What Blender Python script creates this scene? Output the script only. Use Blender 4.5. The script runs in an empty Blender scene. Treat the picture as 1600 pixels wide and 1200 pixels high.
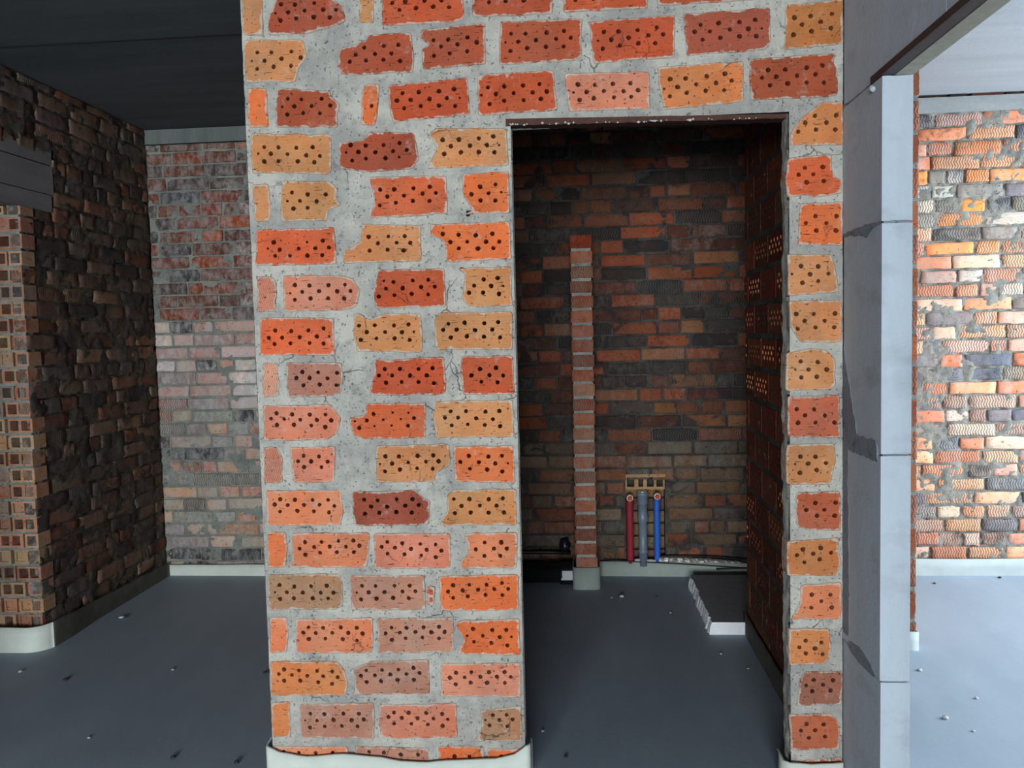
import bpy, math, random
from mathutils import Vector, Matrix, noise
from mathutils.geometry import delaunay_2d_cdt

C = bpy.context.scene.collection
RNG = random.Random(7)
PI = math.pi

# ------------------------------------------------------------------ the room, in metres
CAM_H = 1.4374          # camera height, camera stands over x = y = 0
YF = 2.59               # front brick wall, visible face
YB = 4.84               # rear brick wall of the rooms behind
XL = -2.548             # left brick wall
XP = 0.798              # aerated-block partition, left face
ZC = 2.68               # ceiling
DOOR = (-0.199, 0.629, 2.068)
PIER = -1.036
SH = 0.0651             # thickness of a brick-on-edge wall


def lin(c):
    c = c / 255.0
    return c / 12.92 if c <= 0.04045 else ((c + 0.055) / 1.055) ** 2.4


def rgb(r, g, b):
    return (lin(r), lin(g), lin(b))


def nz(x, y, z=0.0):
    return noise.noise(Vector((x, y, z)))


# ------------------------------------------------------------------ mesh builder
class MB:
    def __init__(s):
        s.v = []; s.f = []; s.m = []; s.c = []; s.x = []; s.uv = []; s.sm = []

    def vert(s, p, col=(.5, .5, .5), fx=(0, 0, 0), uv=(0, 0)):
        s.v.append(tuple(p)); s.c.append(tuple(col)); s.x.append(tuple(fx)); s.uv.append(tuple(uv))
        return len(s.v) - 1

    def face(s, ids, mat=0, smooth=False):
        s.f.append(tuple(ids)); s.m.append(mat); s.sm.append(smooth)

    def box(s, a, b, col=(.5, .5, .5), mat=0, fx=(0, 0, 0)):
        x0, y0, z0 = a; x1, y1, z1 = b
        P = [(x0, y0, z0), (x1, y0, z0), (x1, y1, z0), (x0, y1, z0), (x0, y0, z1), (x1, y0, z1), (x1, y1, z1), (x0, y1, z1)]
        i = [s.vert(p, col, fx, (p[0] + p[1], p[2])) for p in P]
        for q in ((0, 3, 2, 1), (4, 5, 6, 7), (0, 1, 5, 4), (1, 2, 6, 5), (2, 3, 7, 6), (3, 0, 4, 7)):
            s.face([i[k] for k in q], mat)

    def tube(s, pts, rad, n=16, col=(.5, .5, .5), mat=0, caps=True, smooth=True):
        pts = [Vector(p) for p in pts]
        rad = rad if hasattr(rad, '__len__') else [rad] * len(pts)
        rings = []
        ref = None
        for i, p in enumerate(pts):
            t = (pts[min(i + 1, len(pts) - 1)] - pts[max(i - 1, 0)])
            if t.length < 1e-9:
                t = pts[-1] - pts[0]
            t.normalize()
            if ref is None:
                ref = t.orthogonal().normalized()
            ref = (ref - t * ref.dot(t)).normalized()
            bi = t.cross(ref)
            rings.append([s.vert(p + (ref * math.cos(2 * PI * k / n) + bi * math.sin(2 * PI * k / n)) * rad[i], col) for k in range(n)])
        for a, b in zip(rings, rings[1:]):
            for k in range(n):
                s.face((a[k], a[(k + 1) % n], b[(k + 1) % n], b[k]), mat, smooth)
        if caps:
            s.face(rings[0][::-1], mat); s.face(rings[-1], mat)

    def lathe(s, prof, origin, axis='Z', n=24, col=(.5, .5, .5), mat=0):
        rings = []
        for r, h in prof:
            ring = []
            for k in range(n):
                a = 2 * PI * k / n
                u, w = r * math.cos(a), r * math.sin(a)
                p = {'Z': (u, w, h), 'Y': (u, h, w), 'X': (h, u, w)}[axis]
                ring.append(s.vert(Vector(origin) + Vector(p), col))
            rings.append(ring)
        for a, b in zip(rings, rings[1:]):
            for k in range(n):
                s.face((a[k], a[(k + 1) % n], b[(k + 1) % n], b[k]), mat, True)
        s.face(rings[0][::-1], mat); s.face(rings[-1], mat)

    def build(s, name, mats, parent=None):
        me = bpy.data.meshes.new(name)
        me.from_pydata(s.v, [], s.f)
        for m in (mats if isinstance(mats, (list, tuple)) else [mats]):
            me.materials.append(m)
        me.polygons.foreach_set('material_index', s.m)
        me.polygons.foreach_set('use_smooth', s.sm)
        a = me.attributes.new('tint', 'FLOAT_COLOR', 'POINT')
        a.data.foreach_set('color', [q for c in s.c for q in (c[0], c[1], c[2], 1.0)])
        a = me.attributes.new('wear', 'FLOAT_VECTOR', 'POINT')
        a.data.foreach_set('vector', [q for c in s.x for q in c])
        a = me.attributes.new('face_uv', 'FLOAT_VECTOR', 'POINT')
        a.data.foreach_set('vector', [q for c in s.uv for q in (c[0], c[1], 0.0)])
        me.update()
        o = bpy.data.objects.new(name, me)
        C.objects.link(o)
        if parent:
            o.parent = parent
        return o


def tag(o, label=None, cat=None, group=None, kind=None):
    if label: o['label'] = label
    if cat: o['category'] = cat
    if group: o['group'] = group
    if kind: o['kind'] = kind
    return o


def structure(o, label=None, cat=None):
    return tag(o, label, cat, kind='structure')


def empty(name, loc):
    o = bpy.data.objects.new(name, None)
    o.location = loc
    o.empty_display_size = 0.05
    C.objects.link(o)
    return o


def shift(mb, loc):
    mb.v = [(p[0] - loc[0], p[1] - loc[1], p[2] - loc[2]) for p in mb.v]
    return mb


# ------------------------------------------------------------------ materials
class NT:
    def __init__(s, name, rough=0.9, spec=0.25, metal=0.0):
        s.mat = bpy.data.materials.new(name)
        s.mat.use_nodes = True
        s.t = s.mat.node_tree
        s.n = s.t.nodes
        s.b = s.n['Principled BSDF']
        s.b.inputs['Roughness'].default_value = rough
        s.b.inputs['Specular IOR Level'].default_value = spec
        s.b.inputs['Metallic'].default_value = metal

    def link(s, a, b):
        s.t.links.new(a, b)

    def attr(s, name):
        n = s.n.new('ShaderNodeAttribute'); n.attribute_name = name
        return n

    def coord(s, scale=(1, 1, 1), src=None, out='Object'):
        if src is None:
            src = s.n.new('ShaderNodeTexCoord').outputs[out]
        m = s.n.new('ShaderNodeMapping'); m.inputs['Scale'].default_value = scale
        s.link(src, m.inputs['Vector'])
        return m.outputs[0]

    def noise(s, vec, scale, detail=4, rough=.6, dist=0):
        n = s.n.new('ShaderNodeTexNoise')
        n.inputs['Scale'].default_value = scale; n.inputs['Detail'].default_value = detail
        n.inputs['Roughness'].default_value = rough; n.inputs['Distortion'].default_value = dist
        s.link(vec, n.inputs['Vector'])
        return n.outputs['Fac']

    def ramp(s, fac, a, b, va=0.0, vb=1.0):
        n = s.n.new('ShaderNodeMapRange'); n.clamp = True
        n.inputs[1].default_value = a; n.inputs[2].default_value = b
        n.inputs[3].default_value = va; n.inputs[4].default_value = vb
        s.link(fac, n.inputs[0])
        return n.outputs[0]

    def math(s, op, a, b=None, clamp=False):
        n = s.n.new('ShaderNodeMath'); n.operation = op; n.use_clamp = clamp
        for i, q in enumerate((a, b)):
            if q is None: continue
            if isinstance(q, (int, float)): n.inputs[i].default_value = q
            else: s.link(q, n.inputs[i])
        return n.outputs[0]

    def mix(s, fac, a, b, mode='MIX'):
        n = s.n.new('ShaderNodeMix'); n.data_type = 'RGBA'; n.blend_type = mode
        for sock, q in ((n.inputs[0], fac), (n.inputs[6], a), (n.inputs[7], b)):
            if isinstance(q, (int, float)): sock.default_value = q
            elif isinstance(q, tuple): sock.default_value = (*q[:3], 1)
            else: s.link(q, sock)
        return n.outputs[2]

    def cracks(s, vec, scale, width, nscale, lo, hi):
        w = s.n.new('ShaderNodeTexNoise'); w.inputs['Scale'].default_value = scale * 2.2; w.inputs['Detail'].default_value = 5
        s.link(vec, w.inputs['Vector'])
        a = s.n.new('ShaderNodeVectorMath'); a.operation = 'MULTIPLY_ADD'
        s.link(w.outputs['Color'], a.inputs[0]); a.inputs[1].default_value = (.55 / scale,) * 3; s.link(vec, a.inputs[2])
        v = s.n.new('ShaderNodeTexVoronoi'); v.feature = 'DISTANCE_TO_EDGE'; v.inputs['Scale'].default_value = scale
        s.link(a.outputs[0], v.inputs['Vector'])
        line = s.ramp(v.outputs['Distance'], 0, width, 1, 0)
        return s.math('MULTIPLY', line, s.ramp(s.noise(vec, nscale, 2), lo, hi))

    def bump(s, h, strength=.5, dist=.003, prev=None):
        n = s.n.new('ShaderNodeBump')
        n.inputs['Strength'].default_value = strength; n.inputs['Distance'].default_value = dist
        s.link(h, n.inputs['Height'])
        if prev is not None: s.link(prev, n.inputs['Normal'])
        return n.outputs[0]

    def done(s, col=None, normal=None, rough=None):
        if col is not None:
            if isinstance(col, tuple): s.b.inputs['Base Color'].default_value = (*col, 1)
            else: s.link(col, s.b.inputs['Base Color'])
        if normal is not None: s.link(normal, s.b.inputs['Normal'])
        if rough is not None: s.link(rough, s.b.inputs['Roughness'])
        return s.mat


def plain(name, col, rough=.6, spec=.3, metal=0, var=.15, scale=30, bump=0):
    k = NT(name, rough, spec, metal)
    v = k.coord()
    f = k.noise(v, scale)
    c = k.mix(k.ramp(f, .25, .75), tuple(q * (1 - var) for q in col), tuple(min(1, q * (1 + var)) for q in col))
    nrm = k.bump(k.noise(v, scale * 4), .5, bump) if bump else None
    return k.done(c, nrm)


def mat_brick(name, film_col, groove=.55, streak=0.5, white=(.45, .43, .41), soot=(.035, .036, .04)):
    """fired clay: tint per brick; wear = (mortar film, white bloom / soot, comb ridges)"""
    k = NT(name, .92, .12)
    tint = k.attr('tint').outputs['Color']
    wear = k.n.new('ShaderNodeSeparateXYZ'); k.link(k.attr('wear').outputs['Vector'], wear.inputs[0])
    uvsrc = k.attr('face_uv').outputs['Vector']
    v = k.coord()
    # tone drift inside one brick
    big = k.noise(v, 9, 3)
    c = k.mix(k.ramp(big, .3, .7), k.mix(1.0, tint, (.86, .80, .76), 'MULTIPLY'), k.mix(1.0, tint, (1.12, 1.10, 1.06), 'MULTIPLY'))
    hue = k.noise(v, 6.5, 3, .6)
    c = k.mix(k.ramp(hue, .35, .65, 0, 1), k.mix(1.0, c, (1.08, .94, .84), 'MULTIPLY'), k.mix(1.0, c, (.92, 1.02, 1.08), 'MULTIPLY'))
    # cutting drag lines run along the brick
    drag = k.noise(k.coord((14, 190, 0), uvsrc), 1, 5, .7)
    c = k.mix(k.ramp(drag, .35, .7, 0, streak * .6), c, k.mix(1.0, c, (.72, .64, .60), 'MULTIPLY'))
    fine = k.noise(v, 260, 3)
    c = k.mix(k.ramp(fine, .3, .75, 0, .35), c, k.mix(1.0, c, (1.25, 1.25, 1.25), 'MULTIPLY'))
    # dark burnt specks
    sp = k.noise(v, 95, 2, .5)
    spm = k.ramp(sp, .655, .70)
    c = k.mix(k.math('MULTIPLY', spm, .75), c, (.045, .028, .024))
    # mortar film creeping over the arrises
    fm = k.math('ADD', wear.outputs[0], k.ramp(k.noise(v, 38, 5, .7), .3, .8, -.55, .45))
    fm = k.ramp(fm, .62, .85, 0, .8)
    c = k.mix(fm, c, film_col)
    # drag tears: thin dark nicks along the brick
    te = k.noise(k.coord((26, 230, 0), uvsrc), 1, 3, .5)
    tm = k.ramp(te, .655, .70, 0, .85)
    c = k.mix(tm, c, (.05, .025, .018))
    cr = k.cracks(v, 11, .018, 5, .58, .68)
    c = k.mix(k.math('MULTIPLY', cr, .8), c, (.05, .03, .025))
    gd = k.noise(v, 17, 5, .7)
    c = k.mix(k.ramp(gd, .58, .72, 0, .38), c, film_col)
    # lime bloom and soot
    bl = k.noise(k.coord((1, 1, .6)), 26, 6, .7)
    blm = k.math('MULTIPLY', k.ramp(bl, .42, .62), k.ramp(wear.outputs[1], 0, 1, 0, 1))
    c = k.mix(blm, c, white)
    so = k.noise(v, 7, 4, .6, 1.0)
    som = k.math('MULTIPLY', k.ramp(so, .5, .62), k.ramp(wear.outputs[1], 0, -1, 0, .9))
    c = k.mix(som, c, soot)
    # comb ridges in a zigzag
    uv = k.n.new('ShaderNodeSeparateXYZ'); k.link(uvsrc, uv.inputs[0])
    zig = k.math('PINGPONG', uv.outputs[1], .022)
    ph = k.math('MULTIPLY', k.math('ADD', uv.outputs[0], k.math('MULTIPLY', zig, .42)), 2 * PI / .0145)
    rid = k.math('MULTIPLY', k.ramp(k.math('SINE', ph), -.4, .6), k.ramp(wear.outputs[2], .3, .6))
    grv = k.math('MULTIPLY', k.math('SUBTRACT', 1.0, k.ramp(k.math('SINE', ph), -.5, .3)), k.ramp(wear.outputs[2], .3, .6, 0, groove))
    c = k.mix(grv, c, tuple(q * .45 for q in film_col))
    h = k.math('ADD', k.math('MULTIPLY', drag, .5), k.math('SUBTRACT', k.math('MULTIPLY', fine, .35), k.math('ADD', k.math('ADD', tm, cr), spm)))
    n1 = k.bump(h, .7, .004)
    n2 = k.bump(rid, .8, .004, n1)
    return k.done(c, n2)


def mat_mortar(name, a, b, dark, bump=.004, sc=1.0):
    k = NT(name, .95, .1)
    v = k.coord()
    f = k.noise(v, 6 * sc, 6, .65)
    c = k.mix(k.ramp(f, .40, .60), a, b)
    f2 = k.noise(v, 30 * sc, 5, .7)
    c = k.mix(k.ramp(f2, .52, .72, 0, .55), c, dark)
    g = k.noise(v, 340, 3, .7)
    c = k.mix(k.ramp(g, .3, .8, 0, .4), c, k.mix(1.0, c, (.62, .62, .62), 'MULTIPLY'))
    cr = k.cracks(v, 8 * sc, .016, 4, .57, .66)
    c = k.mix(k.math('MULTIPLY', cr, .75), c, tuple(q * .35 for q in dark))
    pit = k.ramp(k.noise(v, 120, 2, .5), .66, .71)
    c = k.mix(k.math('MULTIPLY', pit, .6), c, tuple(q * .5 for q in dark))
    h = k.math('SUBTRACT', k.math('ADD', k.noise(v, 42, 7, .75), k.math('MULTIPLY', g, .3)), k.math('ADD', cr, pit))
    return k.done(c, k.bump(h, .8, bump))


def mat_concrete(name, a, b, rough=.8, spec=.2, stretch=(1, 1, 1), bump=.002, streak=.3, smudge=.0):
    k = NT(name, rough, spec)
    v = k.coord()
    f = k.noise(k.coord(stretch), 2.2, 7, .62)
    c = k.mix(k.ramp(f, .3, .7), a, b)
    f2 = k.noise(v, 160, 3, .7)
    c = k.mix(k.ramp(f2, .55, .8, 0, .3), c, k.mix(1.0, c, (.6, .6, .6), 'MULTIPLY'))
    f3 = k.noise(k.coord(tuple(q * 3 for q in stretch)), 3, 4, .6)
    c = k.mix(k.ramp(f3, .5, .7, 0, streak), c, k.mix(1.0, c, (1.3, 1.3, 1.3), 'MULTIPLY'))
    sm = k.noise(k.coord((5, 5, 9)), 1, 4, .6)
    c = k.mix(k.ramp(sm, .54, .72, 0, smudge), c, k.mix(1.0, c, (.62, .58, .55), 'MULTIPLY'))
    h = k.math('ADD', k.noise(v, 45, 5, .7), k.math('MULTIPLY', f2, .3))
    return k.done(c, k.bump(h, .5, bump))


M_FRONT = mat_brick('perforated_clay_brick', rgb(186, 182, 170), groove=.16, streak=.6)
M_ROUGH = mat_brick('weathered_clay_brick', rgb(128, 126, 118), streak=.35)
M_MORT = mat_mortar('pale_mortar', rgb(202, 200, 188), rgb(166, 166, 160), rgb(110, 112, 112), .010)
M_MORT_R = mat_mortar('grey_bed_mortar', rgb(158, 154, 142), rgb(130, 130, 124), rgb(66, 66, 64), .016)
M_MORT_D = mat_mortar('dark_old_mortar', rgb(96, 90, 80), rgb(70, 66, 60), rgb(30, 28, 26), .012)
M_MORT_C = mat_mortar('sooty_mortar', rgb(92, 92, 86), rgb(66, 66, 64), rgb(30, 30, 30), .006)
M_MORT_L = mat_mortar('stained_mortar', rgb(148, 152, 142), rgb(120, 126, 120), rgb(76, 80, 78), .006)
M_FLOOR = mat_concrete('levelled_screed', rgb(138, 153, 166), rgb(152, 166, 178), .6, .3, (1, .35, 1), .0012, .2)
M_CEILD = mat_concrete('shaded_precast_slab', rgb(74, 80, 82), rgb(94, 100, 102), .85, .12, (.25, 2.2, 1), .002, .35)  # darker copy of the slab concrete, shade over the left room painted in
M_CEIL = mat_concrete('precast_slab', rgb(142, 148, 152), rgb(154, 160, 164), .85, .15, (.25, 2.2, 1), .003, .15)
M_BANDD = mat_concrete('sooty_ring_beam', rgb(92, 98, 95), rgb(112, 118, 114), .9, .1, (6, 1, 1), .004, .5)
M_BAND = mat_concrete('grey_ring_beam', rgb(122, 124, 124), rgb(146, 148, 146), .9, .1, (1, 1, 4), .004, .3)
M_LINT = mat_concrete('sooty_lintel_concrete', rgb(112, 110, 110), rgb(134, 132, 132), .9, .1, (1, 1, 4), .003, .2)
M_AAC = mat_concrete('aerated_block', rgb(163, 175, 184), rgb(175, 186, 194), .95, .08, (3, 3, .6), .0022, .12, .5)
M_FOAMR = plain('white_edge_foam', rgb(170, 178, 176), .75, .2, 0, .12, 9, .0008)
M_GLUE = mat_mortar('block_adhesive', rgb(128, 138, 146), rgb(116, 126, 134), rgb(84, 92, 100), .003)
M_FOAM = plain('pale_edge_foam', rgb(200, 208, 198), .75, .2, 0, .07, 14, .0008)
M_FOAMC = plain('grey_edge_foam', rgb(150, 162, 154), .75, .2, 0, .1, 14, .0008)
M_FOAMD = plain('dusty_shaded_foam', rgb(84, 84, 78), .85, .15, 0, .25, 14, .001)  # dusty foam, with the shade at the dark walls darkened into its colour
M_STEEL = plain('dark_rusty_steel', rgb(46, 40, 40), .6, .4, .3, .35, 40, .001)
M_RUST = plain('brown_lintel_plate', rgb(74, 48, 40), .75, .25, 0, .3, 60, .001)
M_TIMB = plain('grey_timber', rgb(140, 136, 122), .9, .1, 0, .15, 40, .001)
M_REDP = plain('red_pipe_foam', rgb(150, 40, 56), .6, .3, 0, .15, 60, .0008)
M_BLUP = plain('blue_pipe_foam', rgb(40, 96, 190), .55, .35, 0, .12, 60, .0008)
M_GRYP = plain('grey_plastic', rgb(108, 124, 136), .4, .5, 0, .05, 20)
M_BLKP = plain('black_plastic', rgb(24, 26, 32), .35, .5, 0, .1, 20)
M_BRASS = plain('pale_fitting_metal', rgb(200, 186, 160), .4, .5, .5, .1, 40)
M_PLUG = plain('red_plug_plastic', rgb(176, 36, 46), .45, .4, 0, .1, 40)
M_CABLE = plain('black_cable_sheath', rgb(22, 22, 24), .45, .4, 0, .1, 40)
M_FOIL = plain('crumpled_foil', rgb(168, 166, 160), .35, .5, .6, .25, 45, .004)
M_LABEL = plain('white_paper', rgb(216, 218, 226), .7, .2, 0, .04, 30)
M_BOARD = plain('white_board', rgb(226, 230, 234), .9, .1, 0, .06, 60, .0006)
M_BOARDT = plain('dusty_board_top', rgb(140, 142, 146), .95, .08, 0, .12, 18, .0006)
M_CRUMB = plain('mortar_lump', rgb(186, 186, 182), .95, .1, 0, .2, 120, .001)
M_CRUMBD = plain('dark_mortar_lump', rgb(62, 62, 62), .95, .1, 0, .3, 120, .001)

# ------------------------------------------------------------------ traced bricks of the front wall
# (tint, comb ridged, outline x,z in mm, holes x,z,small in mm)
FRONT_BRICKS = [
('tan',0,[-1027,2507,-961,2504,-964,2378,-1029,2382],[]),
('red2',0,[-916,2501,-750,2492,-705,2445,-700,2406,-748,2392,-812,2379,-830,2374,-949,2379,-946,2432,-924,2469],[-902,2468,0,-858,2465,0,-797,2466,0,-881,2443,0,-828,2445,0,-769,2445,0,-729,2443,0,-921,2442,1,-906,2419,0,-856,2423,0,-800,2424,0,-749,2420,0]),
('tan',0,[-653,2487,-607,2484,-613,2395,-660,2397],[-646,2441,0]),
('red',0,[-583,2483,-332,2469,-331,2393,-374,2385,-587,2387],[-552,2453,0,-511,2455,0,-451,2454,0,-399,2454,0,-530,2431,0,-479,2434,0,-425,2435,0,-376,2431,0]),
('red2',0,[-306,2468,-60,2454,-61,2394,-305,2399],[-253,2439,0,-202,2440,0,-147,2439,0]),
('red',0,[-28,2453,227,2439,226,2396,-29,2397],[9,2431,0,63,2431,0]),
('red',0,[250,2438,539,2422,539,2404,448,2402,253,2402],[]),
('tan',0,[-1028,2368,-837,2359,-828,2322,-825,2309,-854,2271,-866,2229,-1026,2236],[-984,2326,0,-939,2324,0,-875,2323,0,-962,2300,0,-907,2303,0,-846,2303,0,-987,2276,0,-934,2280,0,-878,2280,0,-1003,2301,1]),
('red2',0,[-723,2323,-642,2345,-628,2363,-497,2363,-489,2299,-495,2241,-672,2243,-719,2244,-732,2278],[-698,2323,0,-644,2324,0,-582,2326,0,-537,2327,0,-672,2304,0,-611,2303,0,-559,2302,0,-691,2283,0,-640,2284,0,-585,2284,0,-533,2278,0]),
('red2',0,[-467,2371,-266,2380,-269,2256,-464,2249,-466,2313,-439,2325,-467,2342],[-427,2335,0,-382,2335,0,-322,2338,0,-404,2315,0,-353,2319,0,-294,2322,0,-427,2288,0,-378,2293,0,-324,2297,0]),
('red2',0,[-223,2381,28,2377,26,2265,-1,2253,-227,2251],[-188,2342,0,-144,2340,0,-80,2340,0,-27,2342,0,-206,2317,1,-167,2317,0,-112,2319,0,-51,2320,0,-7,2321,0,-191,2291,0,-140,2297,0,-83,2298,0,-29,2296,0]),
('red',0,[48,2367,306,2373,304,2248,59,2241],[93,2333,0,137,2332,0,194,2333,0,251,2337,0,74,2308,1,115,2309,0,167,2312,0,226,2316,0,270,2317,0,89,2284,0,140,2290,0,196,2294,0,246,2292,0]),
('dull',0,[329,2375,585,2380,588,2280,571,2256,337,2250],[381,2339,0,434,2341,0,495,2341,0,541,2345,0,363,2319,0,408,2318,0,467,2320,0,521,2320,0,560,2319,1,386,2295,0,439,2298,0,495,2299,0,544,2297,0]),
('brown',0,[628,2385,803,2391,801,2262,621,2253,631,2317,625,2361],[655,2345,0,702,2347,0,763,2350,0,677,2324,0,731,2329,0,791,2333,0,652,2296,0,704,2304,0,760,2309,0]),
('orange',0,[-1021,2219,-959,2218,-959,2096,-1025,2098],[]),
('red2',0,[-928,2216,-758,2198,-756,2182,-726,2155,-737,2129,-736,2086,-938,2094],[-893,2180,0,-849,2176,0,-785,2175,0,-912,2156,1,-873,2156,0,-818,2154,0,-758,2153,0,-896,2131,0,-845,2134,0,-792,2131,0,-739,2126,0]),
('orange',0,[-657,2190,-646,2213,-599,2214,-617,2088,-664,2088],[-627,2146,0]),
('red',0,[-573,2207,-326,2220,-319,2107,-563,2092,-572,2141],[-529,2180,0,-478,2181,0,-415,2181,0,-368,2185,0,-547,2159,0,-504,2159,0,-445,2159,0,-391,2159,0,-351,2158,1,-525,2134,0,-473,2139,0,-416,2138,0,-366,2134,0]),
('red',0,[-296,2226,-60,2228,-50,2108,-296,2101],[-263,2185,0,-213,2186,0,-155,2186,0,-105,2188,0,-284,2163,1,-239,2164,0,-184,2165,0,-126,2164,0,-83,2165,0,-259,2135,0,-214,2143,0,-154,2142,0,-101,2143,0]),
('pink',0,[-29,2218,227,2210,229,2099,-18,2102],[12,2181,0,63,2178,0,118,2178,0,170,2178,0,-2,2158,1,38,2157,0,90,2158,0,149,2155,0,193,2156,0,16,2135,0,59,2138,0,120,2138,0,172,2137,0]),
('tano',0,[251,2222,506,2228,508,2107,269,2094,256,2154],[289,2184,0,335,2184,0,398,2187,0,451,2192,0,271,2156,1,311,2160,0,366,2165,0,425,2166,0,471,2171,0,288,2133,0,338,2141,0,394,2145,0,449,2144,0]),
('red2',0,[525,2232,776,2238,766,2209,782,2182,779,2114,714,2109,525,2112],[578,2197,0,628,2196,0,690,2198,0,736,2202,0,560,2175,0,602,2176,0,662,2176,0,716,2178,0,583,2152,0,635,2155,0,690,2155,0,740,2152,0]),
('tan',0,[-1017,2079,-760,2065,-761,1953,-775,1942,-1019,1955],[-975,2034,0,-929,2032,0,-872,2028,0,-819,2028,0,-995,2015,1,-954,2013,0,-901,2010,0,-841,2004,0,-797,2000,0,-977,1990,0,-931,1989,0,-869,1986,0,-816,1981,0]),
('red2',0,[-737,2041,-652,2044,-641,2069,-497,2060,-488,2014,-483,1978,-497,1962,-504,1949,-642,1943,-737,1959],[-698,2029,0,-650,2026,0,-594,2025,0,-543,2029,0,-713,2007,1,-674,2007,0,-620,2004,0,-564,2005,0,-521,2007,0,-695,1982,0,-651,1986,0,-589,1985,0,-546,1986,1]),
('tan',0,[-450,2058,-427,2070,-208,2061,-205,1947,-420,1946,-460,1948,-429,2005],[-408,2033,0,-357,2033,0,-295,2033,0,-250,2037,0,-383,2013,0,-323,2012,0,-271,2012,0,-233,2010,1,-404,1990,0,-352,1993,0,-296,1992,0,-248,1989,0]),
('tano',0,[729,2095,799,2098,799,1967,645,1971,642,2011,670,2048],[714,2057,0,776,2056,0,686,2037,0,747,2036,0,795,2034,0,665,2012,0,717,2016,0,773,2014,0]),
('tan',0,[-1020,1923,-965,1920,-962,1828,-967,1803,-1015,1803],[]),
('tan',0,[-923,1929,-766,1920,-743,1893,-754,1867,-734,1846,-776,1831,-781,1798,-932,1802],[-892,1890,0,-841,1883,0,-783,1880,0,-907,1864,1,-867,1863,0,-813,1860,0,-753,1857,0,-889,1840,0,-843,1841,0,-779,1838,0]),
('redo',0,[-643,1929,-398,1926,-398,1808,-472,1804,-647,1800,-629,1849],[-609,1889,0,-565,1888,0,-504,1889,0,-452,1892,0,-626,1865,1,-587,1866,0,-535,1867,0,-476,1871,0,-434,1872,0,-612,1840,0,-561,1847,0,-507,1850,0,-455,1848,0]),
('orange',0,[-348,1927,-205,1931,-205,1801,-351,1804,-321,1815,-349,1859,-352,1891],[-295,1886,0,-247,1891,0,-323,1864,0,-269,1865,0,-230,1867,1,-295,1844,0,-249,1842,0]),
('redo',0,[636,1938,763,1942,766,1881,791,1867,794,1826,717,1816,682,1824,632,1820,626,1880],[684,1905,0,737,1905,0,666,1885,0,709,1885,0,689,1862,0,740,1864,0]),
('redo',0,[-1013,1779,-761,1778,-755,1661,-1021,1665],[-957,1736,0,-849,1734,1,-798,1737,0,-977,1718,1,-939,1713,0,-877,1715,0,-823,1714,0,-780,1715,0,-954,1694,0,-906,1693,0,-850,1692,0,-802,1692,0]),
('tan',0,[-672,1784,-485,1775,-486,1663,-734,1663,-736,1700,-677,1732],[-651,1744,0,-588,1743,0,-536,1742,0,-675,1725,1,-622,1723,0,-562,1723,0,-519,1721,0,-649,1701,0,-592,1702,0,-541,1698,0]),
('orange',0,[-456,1777,-205,1778,-202,1660,-409,1657,-413,1723,-457,1744],[-416,1745,0,-366,1741,0,-313,1738,0,-261,1741,0,-393,1720,0,-340,1719,0,-281,1717,0,-240,1716,0,-367,1699,0,-307,1697,0,-259,1696,0]),
('orange',0,[670,1799,798,1801,798,1671,663,1675],[715,1761,0,777,1759,0,687,1741,0,747,1739,0,718,1718,0,775,1716,0]),
('pink',1,[-1018,1632,-964,1630,-954,1606,-960,1519,-1021,1519],[]),
('pink',0,[-932,1633,-753,1629,-709,1619,-683,1578,-698,1525,-740,1516,-934,1517],[-894,1601,0,-847,1598,0,-785,1597,0,-732,1597,0,-910,1575,1,-871,1578,0,-817,1579,0,-758,1577,0,-715,1577,0,-896,1554,0,-845,1557,0,-788,1556,0,-736,1554,0]),
('red',0,[-619,1642,-413,1639,-413,1518,-640,1518,-641,1584],[-607,1605,1,-577,1601,0,-515,1604,0,-466,1604,0,-601,1581,0,-548,1581,0,-489,1583,0,-446,1583,0,-625,1557,0,-575,1560,0,-520,1562,0,-468,1559,0]),
('tan',0,[-376,1639,-205,1639,-202,1516,-342,1516,-362,1543,-349,1622],[-292,1601,0,-248,1604,0,-322,1582,0,-269,1580,0,-231,1579,1,-339,1561,0,-295,1560,0,-245,1555,0]),
('tan',0,[632,1650,763,1647,775,1602,785,1531,635,1524],[673,1613,0,723,1610,0,646,1590,1,699,1588,0,753,1588,0,677,1563,0,723,1567,0]),
('redo',0,[-1015,1500,-772,1495,-773,1375,-1017,1378],[-964,1458,0,-912,1455,0,-856,1456,0,-806,1461,0,-986,1435,0,-943,1435,0,-885,1435,0,-829,1436,0,-789,1436,1,-968,1415,0,-916,1416,0,-854,1416,0,-808,1413,0]),
('tan',0,[-709,1502,-685,1505,-659,1484,-610,1504,-491,1500,-490,1386,-495,1376,-703,1385,-712,1445],[-692,1467,0,-641,1467,0,-579,1465,0,-533,1467,0,-704,1447,1,-667,1446,0,-609,1445,0,-555,1443,0,-517,1443,1,-688,1422,0,-637,1425,0,-579,1424,0,-531,1418,0]),
('tan',0,[-437,1502,-205,1500,-205,1380,-450,1386,-451,1479],[-406,1466,0,-355,1468,0,-293,1465,0,-250,1467,0,-423,1447,0,-381,1447,0,-323,1444,0,-269,1444,0,-400,1423,0,-349,1425,0,-296,1423,0,-245,1419,0]),
('tan',0,[638,1510,792,1509,793,1380,669,1383,641,1432],[658,1469,0,710,1468,0,773,1468,0,683,1448,0,742,1447,0,663,1424,0,715,1427,0,770,1426,0]),
('ppink',1,[-1011,1356,-962,1355,-959,1260,-966,1245,-1016,1243],[]),
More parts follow.
